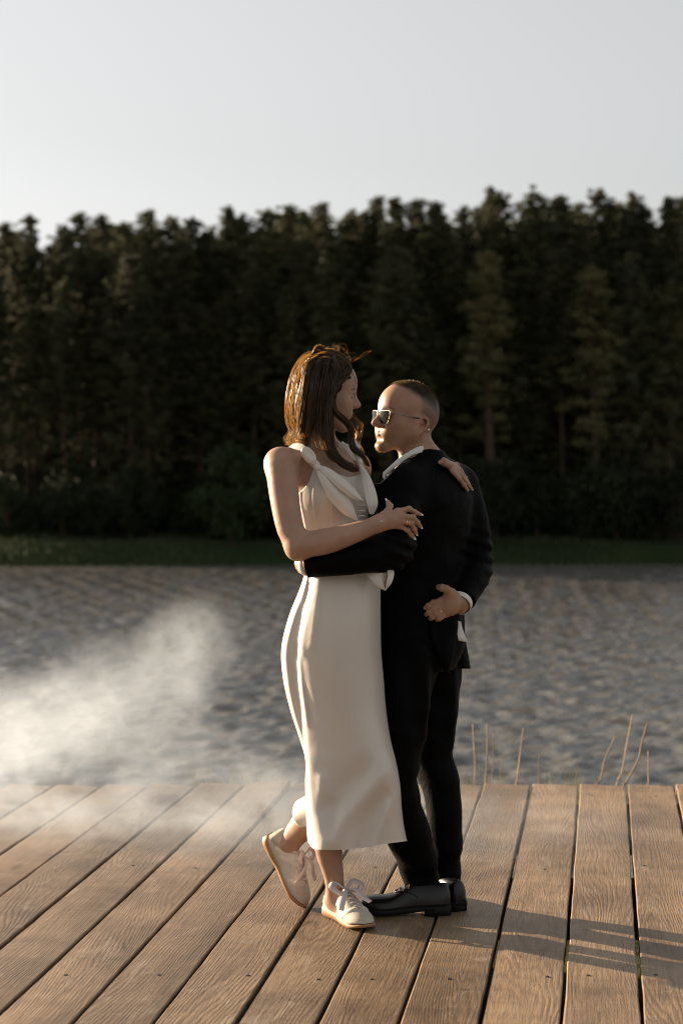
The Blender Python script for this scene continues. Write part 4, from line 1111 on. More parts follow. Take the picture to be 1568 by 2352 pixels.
def lock(pts, rads, n, m=26, frizz=0.002, wave=0.0, spread=1.0, r=(0.00035, 0.00062), tint=(0.6, 1.4), endjit=0.12):
    m = 30
    G = np.array([tuple(W(*p)) for p in pts]); rad = np.array(rads, float) / FPX * WY
    Q = spline(np.concatenate([G, rad[:, None]], 1), m); c = Q[:, :3]; rd = Q[:, 3]
    t = unit(np.gradient(c, axis=0)); a = unit(np.cross(t, np.array([0.2, 1.0, 0.1]))); b = np.cross(t, a)
    for _ in range(int(n * 2.2) if n > 20 else n):
        an = gh.uniform(0, 6.28); q = gh.random() ** 0.6; tw = gh.normal(0, 0.5)
        s = np.linspace(0, 1, m)
        ang = an + tw * s
        off = (a * np.cos(ang)[:, None] + b * np.sin(ang)[:, None]) * (rd * q)[:, None]
        ph = gh.uniform(0, 6.28, 3); fr = gh.uniform(5, 11, 3)
        fz = np.stack([np.sin(fr[k] * s + ph[k]) for k in range(3)], 1) * frizz * (1.6 if gh.random() < 0.25 else 0.9) * (0.3 + s)[:, None]
        wv = a * (np.sin(s * 15 + an) * wave * s)[:, None]
        cut = 1 - gh.random() * endjit
        P = c + off * spread + fz + wv
        P = np.stack([np.interp(s * cut, s, P[:, k]) for k in range(3)], 1)
        HP.append(P); HR.append(gh.uniform(*r)); HC.append(np.array((0.030, 0.0165, 0.0085)) * gh.uniform(*tint))
crown = (735, 828)
# back fall, the part the sun catches
for (off, dy, n) in ((0, 0.06, 210), (8, 0.02, 230), (16, -0.02, 230), (26, -0.05, 220), (10, 0.10, 180), (20, 0.07, 160)):
    lock([(748, 815 + off * .3, 0.03 + dy * .3), (708, 823 + off * .6, dy * .8), (681 + off, 862, dy), (671 + off, 905, dy), (669 + off, 950, dy), (677 + off, 985, dy * 1.1), (668 + off * 1.1, 1012, dy), (661 + off, 1024, dy)], [5, 12, 13, 13, 12, 13, 10, 8], n, wave=0.006, frizz=0.005, endjit=0.2)
# side fall over the ear
for (x, dy, n) in ((700, -0.075, 260), (720, -0.085, 260), (740, -0.088, 260), (756, -0.082, 200)):
    lock([(752 + (x - 730) * .5, 818, -0.01), (x + 12, 842, -0.055), (x + 4, 885, dy), (x - 2, 930, dy), (x - 6, 970, dy * .95), (x - 14, 1000, dy * .9)], [6, 13, 14, 13, 11, 5], n, frizz=0.003)
# combed band from the parting to the back of the head
for (y, dy, n) in ((822, -0.01, 150), (834, -0.04, 160), (848, -0.06, 160), (815, 0.03, 150)):
    lock([(803, y + 20, dy * .6), (786, y + 6, dy), (760, y - 4, dy), (735, y - 4, dy), (708, y + 12, dy)], [4, 8, 9, 9, 7], n, frizz=0.002, endjit=0.05)
# front hair sweeping from the forehead along the cheek
lock([(798, 834, -.01), (803, 846, -.035), (792, 861, -.06), (772, 880, -.075), (762, 908, -.08), (760, 935, -.085)], [4, 6, 9, 11, 10, 8], 320, frizz=0.002)
lock([(792, 830, -.03), (780, 858, -.065), (765, 892, -.08), (762, 924, -.085), (771, 948, -.09), (792, 966, -.09), (806, 985, -.085), (806, 1012, -.085), (812, 1030, -.09), (828, 1042, -.09), (838, 1058, -.085)], [6, 9, 9, 8, 7, 6.5, 6, 5.5, 5, 5, 3], 300, m=44, frizz=0.003)
lock([(828, 1040, -.09), (836, 1050, -.088), (842, 1064, -.085), (847, 1070, -.08)], [3, 4, 3, 1], 50, m=14, frizz=0.003)
lock([(772, 862, -.07), (757, 915, -.09), (755, 960, -.095), (757, 1000, -.1), (763, 1035, -.105), (784, 1062, -.115), (812, 1076, -.11), (824, 1079, -.10)], [8, 10, 9, 8, 8, 8, 6, 2], 330, m=40, frizz=0.003)
lock([(748, 900, -.085), (742, 950, -.09), (740, 985, -.09), (748, 1015, -.095), (760, 1045, -.105), (775, 1060, -.11)], [8, 8, 7, 5, 4, 2], 130, m=34, frizz=0.005)
lock([(760, 930, -.09), (752, 980, -.095), (745, 1010, -.10), (762, 1040, -.11), (783, 1062, -.11)], [4, 3, 2, 1.5, 1], 12, m=34, frizz=0.006)
# loose fine locks over the neck and chest
for k in range(9):
    x0 = 728 + gh.uniform(0, 44)
    lock([(x0, 940, -.09), (x0 - 6, 980, -.092), (x0 + gh.uniform(-10, 10), 1012, -.10), (x0 + gh.uniform(0, 30), 1045 + gh.uniform(-10, 10), -.108)], [2, 2, 1.6, 1], 5, frizz=0.006)
# far-side curls beyond the chin
for k in range(7):
    lock([(800, 950 + 3 * k, .03), (818, 962 + 4 * k, .04), (826 + gh.uniform(-4, 4), 982 + 3 * k, .04), (818, 1005 + 3 * k, .05), (806 + 3 * k, 1025, .05), (800 + 5 * k, 1040, .05)], [3, 3, 3, 3, 3, 2], 14, m=30, frizz=0.006)
# windblown wisps on the crown
for k in range(30):
    x0 = gh.uniform(715, 808); y0 = 812 + max(0, (x0 - 775)) * 0.85 + gh.uniform(-3, 6); dx = gh.uniform(2, 30) * (1 if gh.random() < 0.8 else -0.6); up = gh.uniform(5, 19)
    lock([(x0, y0 + 4, gh.uniform(-.02, .07)), (x0 + dx * .3, y0 - up * .75, .03), (x0 + dx * .75, y0 - up, .03), (x0 + dx, y0 - up * gh.uniform(.2, 1.1), .03)], [1.2, 1.4, 1.3, 1], 2, m=14, frizz=0.005, r=(0.00015, 0.00026))
for k in range(2):
    lock([(800, 838, .02), (815, 826 - k, .03), (835, 816 - 2 * k, .03), (848, 808 - k * 1.5, .03), (853, 800 - k, .03)], [2, 2, 2, 2, 1], 1, m=16, frizz=0.004, r=(0.00016, 0.00026))
lock([(718, 822, .02), (722, 806, .02), (730, 796, .02), (738, 799, .02), (744, 812, .02)], [3, 4, 4, 4, 2], 60, m=16, frizz=0.003, r=(0.0003, 0.0005))
lock([(808, 850, .0), (812, 862, -.0), (816, 880, 0), (814, 890, 0)], [2, 1, 1, .5], 6, m=12, frizz=0.004)
hair_w = child(strands_mesh('hair', np.array(HP), np.array(HR), np.array(HC), m_hair), person_w)
# scalp under the strands
SF = Field()
def cap_post(d, P):
    Lp = to_local(HW, P)
    # keep above the hairline, off the face
    face = Lp[..., 0] * 0.80 - (Lp[..., 2] - 0.040) * 0.62 - 0.056
    low = -0.075 - Lp[..., 2] + np.maximum(0, Lp[..., 0]) * 0.6
    return np.maximum(np.maximum(d, face), low).astype(P.dtype)
SF.add(ell(HWp(-0.007, 0, 0.036), np.array((0.096, 0.082, 0.091)) * 0.935, np.array(HW.to_3x3().normalized())), 0.02)
SF.add(ell(HWp(-0.038, 0, -0.01), np.array((0.062, 0.068, 0.076)) * 0.935, np.array(HW.to_3x3().normalized())), 0.03)
SF.post = cap_post
m_scalp = simple('scalp_hair', (0.022, 0.012, 0.006), 0.9, 0, 0.0)
v_, f_ = polygonise(SF, 0.004)
child(np_mesh('scalp_hair', v_, f_, m_scalp, None, True, np.tile((0.045, 0.021, 0.010), (len(v_), 1))), hair_w)
# hair pin, necklace, bracelet, rings
m_pearl = simple('pearl', (0.9, 0.88, 0.84), 0.12); m_gold = simple('rose_gold', (0.80, 0.50, 0.34), 0.22, 1.0)
def bead(name, p, r, mat, parent):
    bm = bmesh.new(); bmesh.ops.create_icosphere(bm, subdivisions=2, radius=r); bmesh.ops.translate(bm, verts=bm.verts, vec=Vector(p))
    me = bpy.data.meshes.new(name); bm.to_mesh(me); bm.free(); me.polygons.foreach_set('use_smooth', [True] * len(me.polygons)); me.materials.append(mat)
    o = bpy.data.objects.new(name, me); C.objects.link(o); o.parent = parent; return o
pin = child(MB().add(tube([W(700, 832, -.06), W(710, 824, -.04), W(722, 816, -.0)], 0.0012, 5)).build('hair_pin', m_gold), hair_w)
for p_ in ((703, 829, -.064), (708, 824, -.05)): bead('pearl', W(*p_), 0.0022, m_pearl, hair_w)
nk = [(676, 1012, -.02), (690, 1012, -.05), (705, 1013, -.066), (722, 1016, -.066), (738, 1021, -.062), (752, 1026, -.055)]
Nk = Field()
neck_path = []
for p_ in spline(nk, 26):
    q_ = W(*p_); ray = (q_ - Vector((0, 0, CAMZ))).normalized()
    pp = np.array([q_ + ray * (s_ * 0.002) for s_ in range(-60, 60)], np.float32)
    dd = FW.eval(pp, 0.05); hit = np.nonzero(dd < 0.0015)[0]
    neck_path.append(Vector(pp[hit[0]]) if len(hit) else q_)
neckl = child(MB().add(tube(neck_path, 0.0006, 5)).build('necklace', m_gold), person_w)
for i_, r_ in ((6, .0016), (11, .0030), (16, .0018), (21, .0016)): bead('pearl', neck_path[i_] - Vector((0, 0.002, 0)), r_, m_pearl, neckl)
def ring_band(name, c, axis, r, w, mat, parent, th=0.0009):
    ax = Vector(axis).normalized(); u = ax.orthogonal().normalized(); v2 = ax.cross(u); n = 28; vs_, fs_ = [], []
    for k in range(n):
        a = 2 * math.pi * k / n; d = u * math.cos(a) + v2 * math.sin(a)
        for rr_, zz in ((r, -w), (r + th, -w * .8), (r + th, w * .8), (r, w)): vs_.append(Vector(c) + d * rr_ + ax * zz)
    for k in range(n):
        for j in range(4): a = k * 4 + j; b = k * 4 + (j + 1) % 4; c2 = ((k + 1) % n) * 4; fs_.append((a, b, c2 + (j + 1) % 4, c2 + j))
    o = mesh_obj(name, vs_, fs_, mat, None, True); child(o, parent); return o
fa, fb = kn[2], W(944, 1202, -0.184)
ring_band('ring', fa.lerp(fb, 0.66), fb - fa, 0.0092, 0.0018, m_gold, person_w); ring_band('ring', fa.lerp(fb, 0.84), fb - fa, 0.0090, 0.0010, m_gold, person_w)
br_c = W(874, 1202, -0.183); br = ring_band('bracelet', br_c, Vector(wr) - Vector(elb), 0.0262, 0.0005, m_gold, person_w, 0.0006)
ch_ = []
for a in range(4): ch_.append(W(874.5, 1198, -0.183) + Vector((0, -0.0275, 0)) + Vector((math.cos(a * math.pi / 2) * 0.0052, 0, math.sin(a * math.pi / 2) * 0.0036)))
MBc = MB(); MBc.add(tube(ch_ + [ch_[0]], 0.0010, 5)); MBc.build('charm', m_pearl, br)
# --- shoes
def shoe_loft(x0, x1, wf, top, bot, n=34, m=22, power=2.6, inset=1.0):
    """Closed hull along x; wf half-width, top and bot heights as functions of t in 0..1."""
    vs_, fs_ = [], []
    for i in range(n):
        t = i / (n - 1); u = 0.5 - 0.5 * math.cos(math.pi * t); x = x0 + (x1 - x0) * u
        w, zt, zb, cy_ = wf(u) * inset, top(u), bot(u), 0.004 * math.sin(math.pi * u)
        for k in range(m):
            a = math.pi * k / (m - 1)
            c, s = math.cos(a), math.sin(a)
            y = w * math.copysign(abs(c) ** (2 / power), c); z = zb + (zt - zb) * abs(s) ** (2 / power)
            vs_.append((x, y + cy_, z))
    for i in range(n - 1):
        for k in range(m - 1): a = i * m + k; fs_.append((a, a + m, a + m + 1, a + 1))
        fs_.append((i * m + m - 1, (i + 1) * m + m - 1, (i + 1) * m, i * m))
    fs_.append(tuple(range(m))); fs_.append(tuple((n - 1) * m + k for k in range(m))[::-1])
    return vs_, fs_
def interp(xs, ys): return lambda t: float(np.interp(t, xs, ys))
def smooth_interp(xs, ys):
    q = spline(list(zip(xs, ys)), 80); return lambda t: float(np.interp(t, q[:, 0], q[:, 1]))
m_gum = simple('gum_sole', (0.30, 0.16, 0.07), 0.6)
def suede(name, col):
    m, n, l, b = material(name); tc = N(n, 'TexCoord'); t = N(n, 'TexNoise', Scale=160, Detail=4); l.new(tc.outputs['Object'], t.inputs['Vector'])
    r = ramp(n, [(0.3, tuple(c * 0.86 for c in col)), (0.7, tuple(min(1, c * 1.08) for c in col))]); l.new(t.outputs['Fac'], r.inputs[0]); l.new(r.outputs[0], b.inputs['Base Color'])
    b.inputs['Roughness'].default_value = 0.8; b.inputs['Sheen Weight'].default_value = 0.2
    bp = N(n, 'Bump', Strength=0.2, Distance=0.001); l.new(t.outputs['Fac'], bp.inputs['Height']); l.new(bp.outputs[0], b.inputs['Normal']); return m
m_suede = suede('cream_suede', (0.46, 0.40, 0.33)); m_panel = suede('cream_leather', (0.55, 0.49, 0.42)); m_stripe = suede('beige_mesh', (0.36, 0.31, 0.26))
m_lace = simple('pink_white_organza', (0.60, 0.51, 0.49), 0.4)
def local_obj(vf, name, mat, parent, M, smooth=True):
    vs_ = [M @ Vector(p) for p in vf[0]]; o = mesh_obj(name, vs_, vf[1], mat, parent, smooth)
    bm = bmesh.new(); bm.from_mesh(o.data); bmesh.ops.recalc_face_normals(bm, faces=bm.faces); bm.to_mesh(o.data); bm.free(); return o
wS = smooth_interp([0, .06, .2, .4, .62, .8, .93, 1], [.016, .027, .031, .031, .041, .042, .030, .012])
def sneaker(M):
    up_top = smooth_interp([0, .04, .15, .3, .42, .55, .72, .88, .97, 1], [.068, .086, .082, .078, .088, .078, .056, .044, .034, .020])
    sh = local_obj(shoe_loft(0.0, 0.245, wS, up_top, interp([0, .1, .8, 1], [.014, .013, .012, .020]), power=2.4), 'sneaker', m_suede, None, M); child(sh, person_w)
    local_obj(shoe_loft(-0.004, 0.250, wS, interp([0, .15, .5, .85, 1], [.028, .024, .014, .013, .019]), interp([0, .08, .2, .8, 1], [.006, .0, .0, .0, .010]), power=7, inset=1.06), 'sole', m_gum, sh, M)
    # midfoot panel, heel counter and side stripes follow the hull
    def surf(u, a, lift):
        a = math.radians(a); w = wS(u); zt = up_top(u); zb = 0.013; c, s = math.cos(a), math.sin(a)
        return Vector((0.245 * u, (w + lift) * math.copysign(abs(c) ** (2 / 2.4), c) + .004 * math.sin(math.pi * u), zb + (zt - zb + lift) * abs(s) ** (2 / 2.4)))
    def band(name, uv, wdt, mat, side):
        Q = spline(uv, 22); vs_, fs_ = [], []
        for i, (u, a) in enumerate(Q):
            du, da = Q[min(i + 1, 21)] - Q[max(i - 1, 0)]; L = math.hypot(du, da / 180) or 1; nu, na = -da / 180 / L, du / L
            ww = wdt * (1 if 2 < i < 19 else 0.7)
            for q_ in (-1, -0.5, 0.5, 1):
                aa = a + na * q_ * ww * 900; p_ = surf(min(1, max(0, u + nu * q_ * ww * 4)), aa if side > 0 else 180 - aa, 0.0022 if abs(q_) < 1 else -0.001); vs_.append(p_)
        for i in range(21):
            for j in range(3): a = i * 4 + j; fs_.append((a, a + 1, a + 5, a + 4))
        local_obj((vs_, fs_), name, mat, sh, M)
    for side in (1, -1):
        band('side_stripe', [(.18, 12), (.32, 34), (.44, 62), (.48, 78)], 0.012, m_panel, side)
        band('side_stripe', [(.30, 12), (.42, 34), (.52, 62), (.56, 76)], 0.012, m_panel, side)
        band('side_stripe', [(.06, 16), (.16, 30), (.26, 52), (.30, 74)], 0.010, m_stripe, side)
        band('toe_band', [(.62, 6), (.70, 34), (.74, 62), (.75, 86)], 0.010, m_panel, side)
        band('collar', [(.03, 70), (.14, 64), (.26, 66), (.38, 76)], 0.012, m_panel, side)
    # laces and the organza bow
    for k in range(5):
        u = 0.46 + 0.065 * k; z = up_top(u) + 0.002
        local_obj(strip([Vector((0.245 * u - .006, -.020, z - .010)), Vector((0.245 * u, 0, z + .001)), Vector((0.245 * u + .006, .020, z - .010))], [0.007] * 3, (0.3, 0, 1), n=8, camber=0.2), 'lace', m_lace, sh, M)
    k0 = Vector((0.108, 0.0, 0.094))
    for (pp, ww) in (([k0, k0 + Vector((-.010, -.030, .022)), k0 + Vector((.010, -.052, .014)), k0 + Vector((.022, -.030, -.004)), k0], [.008, .018, .024, .018, .006]),
                     ([k0, k0 + Vector((-.008, .030, .022)), k0 + Vector((.012, .050, .012)), k0 + Vector((.022, .030, -.004)), k0], [.008, .018, .024, .018, .006]),
                     ([k0, k0 + Vector((.030, -.018, .004)), k0 + Vector((.052, -.040, -.020)), k0 + Vector((.066, -.052, -.044))], [.008, .016, .020, .015]),
                     ([k0, k0 + Vector((.036, .016, .006)), k0 + Vector((.060, .026, -.012)), k0 + Vector((.084, .040, -.026))], [.008, .016, .022, .016])):
        local_obj(strip(pp, ww, (0.5, 0.2, 0.8), n=14, camber=0.25, thick=0.0012, fold=0.12), 'lace_bow', m_lace, sh, M)
    local_obj(tube([k0 + Vector((0, -.008, 0)), k0, k0 + Vector((0, .008, 0))], [.004, .008, .004], 8), 'lace_knot', m_lace, sh, M)
    return sh
# standing foot: heel and toe on the boards
hp = ground(753, 2098); tp = ground(848, 2140); dv = tp - hp; dv.z = 0
sneaker(frame_matrix(hp + Vector((0, 0, 0.0035)), dv, (0, 0, 1)))
# kicked-back foot: toe down, sole away to the left
hp = W(607, 1925, 0.23); tp = W(684, 2066, 0.19)
sneaker(frame_matrix(hp, tp - hp, (0.80, -0.40, 0.40)))
# ------------------------------------------------------------------ the man
person_m = empty('person', (at(980, 1400, MY).x, MY, 0.0))
tag(person_m, 'man in a black suit and sunglasses, buzz cut, one hand behind his back', 'person')
skin_m = skin_material('tanned_skin', None)
hm_fwd = Vector((-0.885, -0.465, 0.14)); HM = frame_matrix(Mn(929, 961, 0.0), hm_fwd, (0.10, 0.04, 1), 0.962)
def HMp(x, y, z): return HM @ Vector((x, y, z))
FM = Field()
FM.add(head_field(True).prim(HM), 0.01)
FM.add(cone(HMp(-0.030, 0, -0.050), Mn(966, 1058, 0.02), 0.055, 0.060), 0.02)
FM.add(cone(HMp(-0.020, 0.040, -0.040), Mn(925, 1072, -0.05), 0.010, 0.011), 0.035)           # neck tendon
# torso and limbs under the suit
FM.add(ell(Mn(980, 1150, 0.02), (0.135, 0.085, 0.150), rotM), 0.05)
FM.add(ell(Mn(975, 1330, 0.02), (0.110, 0.080, 0.170), rotM), 0.06)
FM.add(ell(Mn(972, 1470, 0.02), (0.115, 0.085, 0.110), rotM), 0.06)
shl = Mn(916, 1125, -0.12); shr = Mn(1060, 1115, 0.14)
FM.add(cone(Mn(970, 1075, 0.02), shl, 0.05, 0.045), 0.04); FM.add(cone(Mn(970, 1075, 0.02), shr, 0.05, 0.045), 0.04)
FM.limb([shl, at(914, 1195, 5.60), L_el, L_mid, L_wr, at(698, 1296, 5.515)], [0.046, 0.042, 0.038, 0.034, 0.027, 0.024], 0.02)
FM.limb([shr, at(1085, 1200, 5.94), R_el, at(1082, 1340, 5.80), R_wr], [0.046, 0.042, 0.036, 0.032, 0.028], 0.02)
# left hand wrapped round her back
for (a_, b_, c_) in (((694, 1286, 5.53), (687, 1285, 5.57), (692, 1284, 5.63)), ((692, 1294, 5.53), (684, 1294, 5.575), (690, 1294, 5.635)), ((693, 1301, 5.53), (687, 1303, 5.575), (693, 1304, 5.63)), ((696, 1307, 5.525), (692, 1310, 5.56), (697, 1312, 5.60))):
    finger(FM, [at(*a_), at(*b_), at(*c_)], 0.0105, 0.0085)
FM.add(cone(at(708, 1295, 5.50), at(694, 1294, 5.53), 0.022, 0.018), 0.015)
# right hand on the small of his back, palm outwards
def Rh(px, py, d=0.0): return at(px, py, 5.665 + d)
FM.add(cone(R_wr, Rh(1036, 1380, 0.015), 0.029, 0.024), 0.02)
for (px, py) in ((1012, 1379), (1012, 1391), (1015, 1402), (1022, 1411)): FM.add(cone(Rh(1040, 1384, 0.012), Rh(px, py, 0.004), 0.020, 0.0105), 0.012)
FM.add(ell(Rh(1034, 1364, 0.0), (0.020, 0.017, 0.019)), 0.02)                                     # ball of the thumb
FM.add(ell(Rh(1036, 1398, -0.002), (0.020, 0.014, 0.020)), 0.02)
finger(FM, [Rh(1012, 1379, 0.003), Rh(994, 1384, -0.008), Rh(983, 1391, -0.006), Rh(976, 1396, 0.0)], 0.0086, 0.0074)
finger(FM, [Rh(1012, 1391, 0.002), Rh(994, 1400, -0.010), Rh(984, 1407, -0.008), Rh(979, 1411, 0.0)], 0.0088, 0.0076)
finger(FM, [Rh(1015, 1402, 0.003), Rh(1001, 1412, -0.010), Rh(993, 1418, -0.008), Rh(988, 1421, 0.0)], 0.0085, 0.0072)
finger(FM, [Rh(1022, 1410, 0.005), Rh(1014, 1417, -0.008), Rh(1008, 1421, -0.008), Rh(1003, 1424, 0.0)], 0.0078, 0.0065)
finger(FM, [Rh(1034, 1362, -0.004), Rh(1024, 1353, -0.014), Rh(1014, 1350, -0.014), Rh(1007, 1349, -0.010)], 0.0130, 0.0092)
# legs
FM.limb([Mn(945, 1480, -0.07), Mn(913, 1750, -0.12), Mn(928, 1890, -0.095), Mn(978, 2075, -0.04)], [0.060, 0.036, 0.032, 0.026], 0.03)
FM.limb([Mn(990, 1480, 0.085), Mn(994, 1735, 0.08), Mn(1020, 1880, 0.06), Mn(1026, 2075, 0.035)], [0.060, 0.036, 0.032, 0.026], 0.03)
vm, fm_ = polygonise(FM, 0.003)
base = np.array((0.315, 0.182, 0.118)); colm = np.tile(base, (len(vm), 1))
L_ = to_local(HM, vm); near = (np.abs(L_) < 0.2).all(1) & (L_[:, 2] > -0.135); frontal = np.clip((L_[:, 0] - 0.045) / 0.01, 0, 1) * near
gm = np.random.default_rng(3); jit = gm.random(len(vm))
for s in (1, -1):
    m = np.maximum(seg2((0, -0.0545), (s * 0.024, -0.0585), 0.003, 0.006), seg2((0, -0.0655), (s * 0.022, -0.0615), 0.004, 0.007))
    colm = blend(colm, m * 0.6, (0.33, 0.125, 0.095))
    colm = blend(colm, np.maximum(seg2((s * 0.012, 0.020), (s * 0.032, 0.0245), 0.003, 0.006), seg2((s * 0.032, 0.0245), (s * 0.050, 0.019), 0.002, 0.005)) * 0.75, (0.12, 0.075, 0.04))
colm = blend(colm, sphere_s(L_, (0.110, 0, -0.026), 0.004, 0.020) * 0.45, (0.40, 0.17, 0.115))
for s in (1, -1): colm = blend(colm, sphere_s(L_, (-0.024, s * 0.078, -0.019), 0.012, 0.034) * 0.4, (0.40, 0.17, 0.12))
# stubble on jaw, chin and lip
jawd = np.clip((-0.052 - L_[:, 2] - 0.35 * np.maximum(0, 0.03 - L_[:, 0])) / 0.022, 0, 1) * np.clip((L_[:, 0] + 0.012) / 0.02, 0, 1) * near * np.clip((L_[:, 2] + 0.150) / 0.02, 0, 1)
lip = np.clip(1 - np.abs(L_[:, 2] + 0.045) / 0.007, 0, 1) * frontal * 0.5
colm = blend(colm, np.clip(jawd * (0.45 + 0.4 * jit) + lip * 0.4, 0, 0.6), (0.21, 0.13, 0.08))
# clipped hair: dense on top, fading down the sides
fade = np.clip((L_[:, 2] - 0.016 + 0.42 * np.maximum(0, -L_[:, 0])) / 0.085, 0, 1)
front_line = np.clip((0.060 - L_[:, 0] - 0.5 * np.maximum(0, np.abs(L_[:, 1]) - 0.02) + 0.9 * np.maximum(0, L_[:, 2] - 0.09)) / 0.010, 0, 1)
recess = np.clip((0.020 - L_[:, 0] + 1.9 * (L_[:, 2] - 0.075)) / 0.042, 0, 1)
hairm = np.clip(fade ** 0.8 * front_line * recess * near * (1.15 + 0.5 * vnoise(vm, 160, 3)), 0, 1)
side = np.clip((L_[:, 2] + 0.055) / 0.06, 0, 1) * np.clip((-0.004 - L_[:, 0]) / 0.02, 0, 1) * near * (1 - sphere_s(L_, (-0.025, -0.075, -0.019), 0.028, 0.036)) * (1 - sphere_s(L_, (-0.025, 0.075, -0.019), 0.028, 0.036))
colm = blend(colm, np.clip(side * (0.5 + 0.25 * jit), 0, 1), (0.085, 0.056, 0.038))
colm = blend(colm, np.clip(hairm ** 0.7 * (0.86 + 0.14 * jit), 0, 0.99), (0.014, 0.010, 0.007))
body_m = child(np_mesh('body', vm, fm_, skin_m, None, True, colm), person_m)
# clipped hair and beard as short bristles
def bristles(name, mask, nmax, length, lean, col, parent, rad=0.00045):
    g = np.random.default_rng(12); p = mask / mask.sum(); idx = g.choice(len(vm), nmax, p=p)
    e = 0.002; d0 = FM.eval(vm[idx], 0.03)
    nr = unit(np.stack([FM.eval(vm[idx] + np.eye(3, dtype=np.float32)[k] * np.float32(e), 0.03) - d0 for k in range(3)], 1))
    dirs = unit(nr + np.array(lean) + g.normal(0, 0.25, nr.shape)); L = g.uniform(0.6, 1.1, nmax) * length
    st = vm[idx] + g.normal(0, 0.0012, (nmax, 3))
    t = np.linspace(0, 1, 5); paths = st[:, None] + dirs[:, None] * (L[:, None] * t[None])[..., None]
    return child(strands_mesh(name, paths, np.full(nmax, rad), np.array(col)[None] * g.uniform(0.7, 1.3, (nmax, 1)), m_hair), parent)
topm = hairm ** 2 * np.clip((L_[:, 2] - 0.050) / 0.05, 0, 1) + 1e-9
hf = HM.to_3x3() @ Vector((0.25, 0, 0.3))
bristles('hair', topm, 9000, 0.0055, tuple(hf), (0.014, 0.0095, 0.0065), person_m, 0.0004)
bristles('beard', np.clip(jawd, 0, 1) ** 2 * np.clip((L_[:, 0] - 0.02) / 0.03, 0, 1) + 1e-9, 700, 0.0026, (0, 0, -0.5), (0.08, 0.056, 0.036), person_m, 0.0002)

# --- suit
def cloth_material(name, col, spec=0.25, rough=0.7, sheen=0.15):
    m, n, l, b = material(name); b.inputs['Base Color'].default_value = (*col, 1); b.inputs['Roughness'].default_value = rough; b.inputs['Specular IOR Level'].default_value = spec
    b.inputs['Sheen Weight'].default_value = sheen; b.inputs['Sheen Roughness'].default_value = 0.28
    tc = N(n, 'TexCoord'); f = N(n, 'TexNoise', Scale=11.0, Detail=4, Roughness=0.55, Distortion=0.5); l.new(tc.outputs['Object'], f.inputs['Vector'])
    w = N(n, 'TexNoise', Scale=900.0, Detail=1); l.new(tc.outputs['Object'], w.inputs['Vector'])
    b1 = N(n, 'Bump', Strength=0.2, Distance=0.0008); l.new(w.outputs['Fac'], b1.inputs['Height'])
    b2 = N(n, 'Bump', Strength=0.5, Distance=0.012); l.new(f.outputs['Fac'], b2.inputs['Height']); l.new(b1.outputs[0], b2.inputs['Normal']); l.new(b2.outputs[0], b.inputs['Normal'])
    return m
suit = cloth_material('black_wool', (0.0011, 0.0011, 0.0014), 0.05, 0.6, 0.02); shirt = cloth_material('white_cotton', (0.62, 0.60, 0.57), 0.3, 0.75, 0.1)
def creases(F, amp, f, seed, aniso=(1, 1, 0.5)):
    A = np.array(aniso, np.float32)
    F.post = lambda d, P: (d + amp * vnoise(P * A, f, seed)).astype(P.dtype)
v_, f_ = polygonise(JF, 0.0044)
jacket = child(np_mesh('jacket', v_, f_, suit), person_m)
# trousers
TF = Field()
TF.add(ell(Mn(962, 1480, 0.015), (0.135, 0.105, 0.110), rotM), 0.04)
TF.limb([Mn(942, 1500, -0.075), Mn(924, 1640, -0.095), Mn(912, 1750, -0.12), Mn(914, 1830, -0.115), Mn(938, 1920, -0.085), Mn(960, 1985, -0.055), Mn(971, 2044, -0.045)], [0.090, 0.084, 0.068, 0.066, 0.070, 0.060, 0.055], 0.03)
TF.limb([Mn(995, 1500, 0.085), Mn(1000, 1600, 0.085), Mn(994, 1690, 0.08), Mn(992, 1735, 0.08), Mn(1012, 1800, 0.07), Mn(1020, 1860, 0.06), Mn(1024, 1950, 0.05), Mn(1026, 2000, 0.045), Mn(1026, 2046, 0.04)], [0.088, 0.078, 0.070, 0.066, 0.060, 0.056, 0.052, 0.044, 0.040], 0.02)
def trouser_post(d, P):
    z = P[..., 2]
    d = d + 0.006 * vnoise(P * np.array((1, 1, 0.45), np.float32), 30, 15)
    br_ = 0.8 * np.exp(-((z - 0.50) / 0.14) ** 2) + 1.2 * np.exp(-((z - 0.13) / 0.07) ** 2)                  # folds behind the knee and above the shoe
    d = d + 0.0075 * br_ * np.sin(z * 62 + 34 * P[..., 0] - 40 * P[..., 1] + 2.0 * vnoise(P, 18, 4)) * (0.6 + 0.8 * vnoise(P, 12, 6))
    d = d + 0.0050 * np.exp(-((z - 0.75) / 0.3) ** 2) * np.sin(55 * P[..., 0] + 45 * P[..., 1] + 9 * z)
    return np.maximum(d, Mn(975, 2046, 0).z - z).astype(P.dtype)
TF.post = trouser_post
v_, f_ = polygonise(TF, 0.0044)
trousers = child(np_mesh('trousers', v_, f_, suit), person_m)
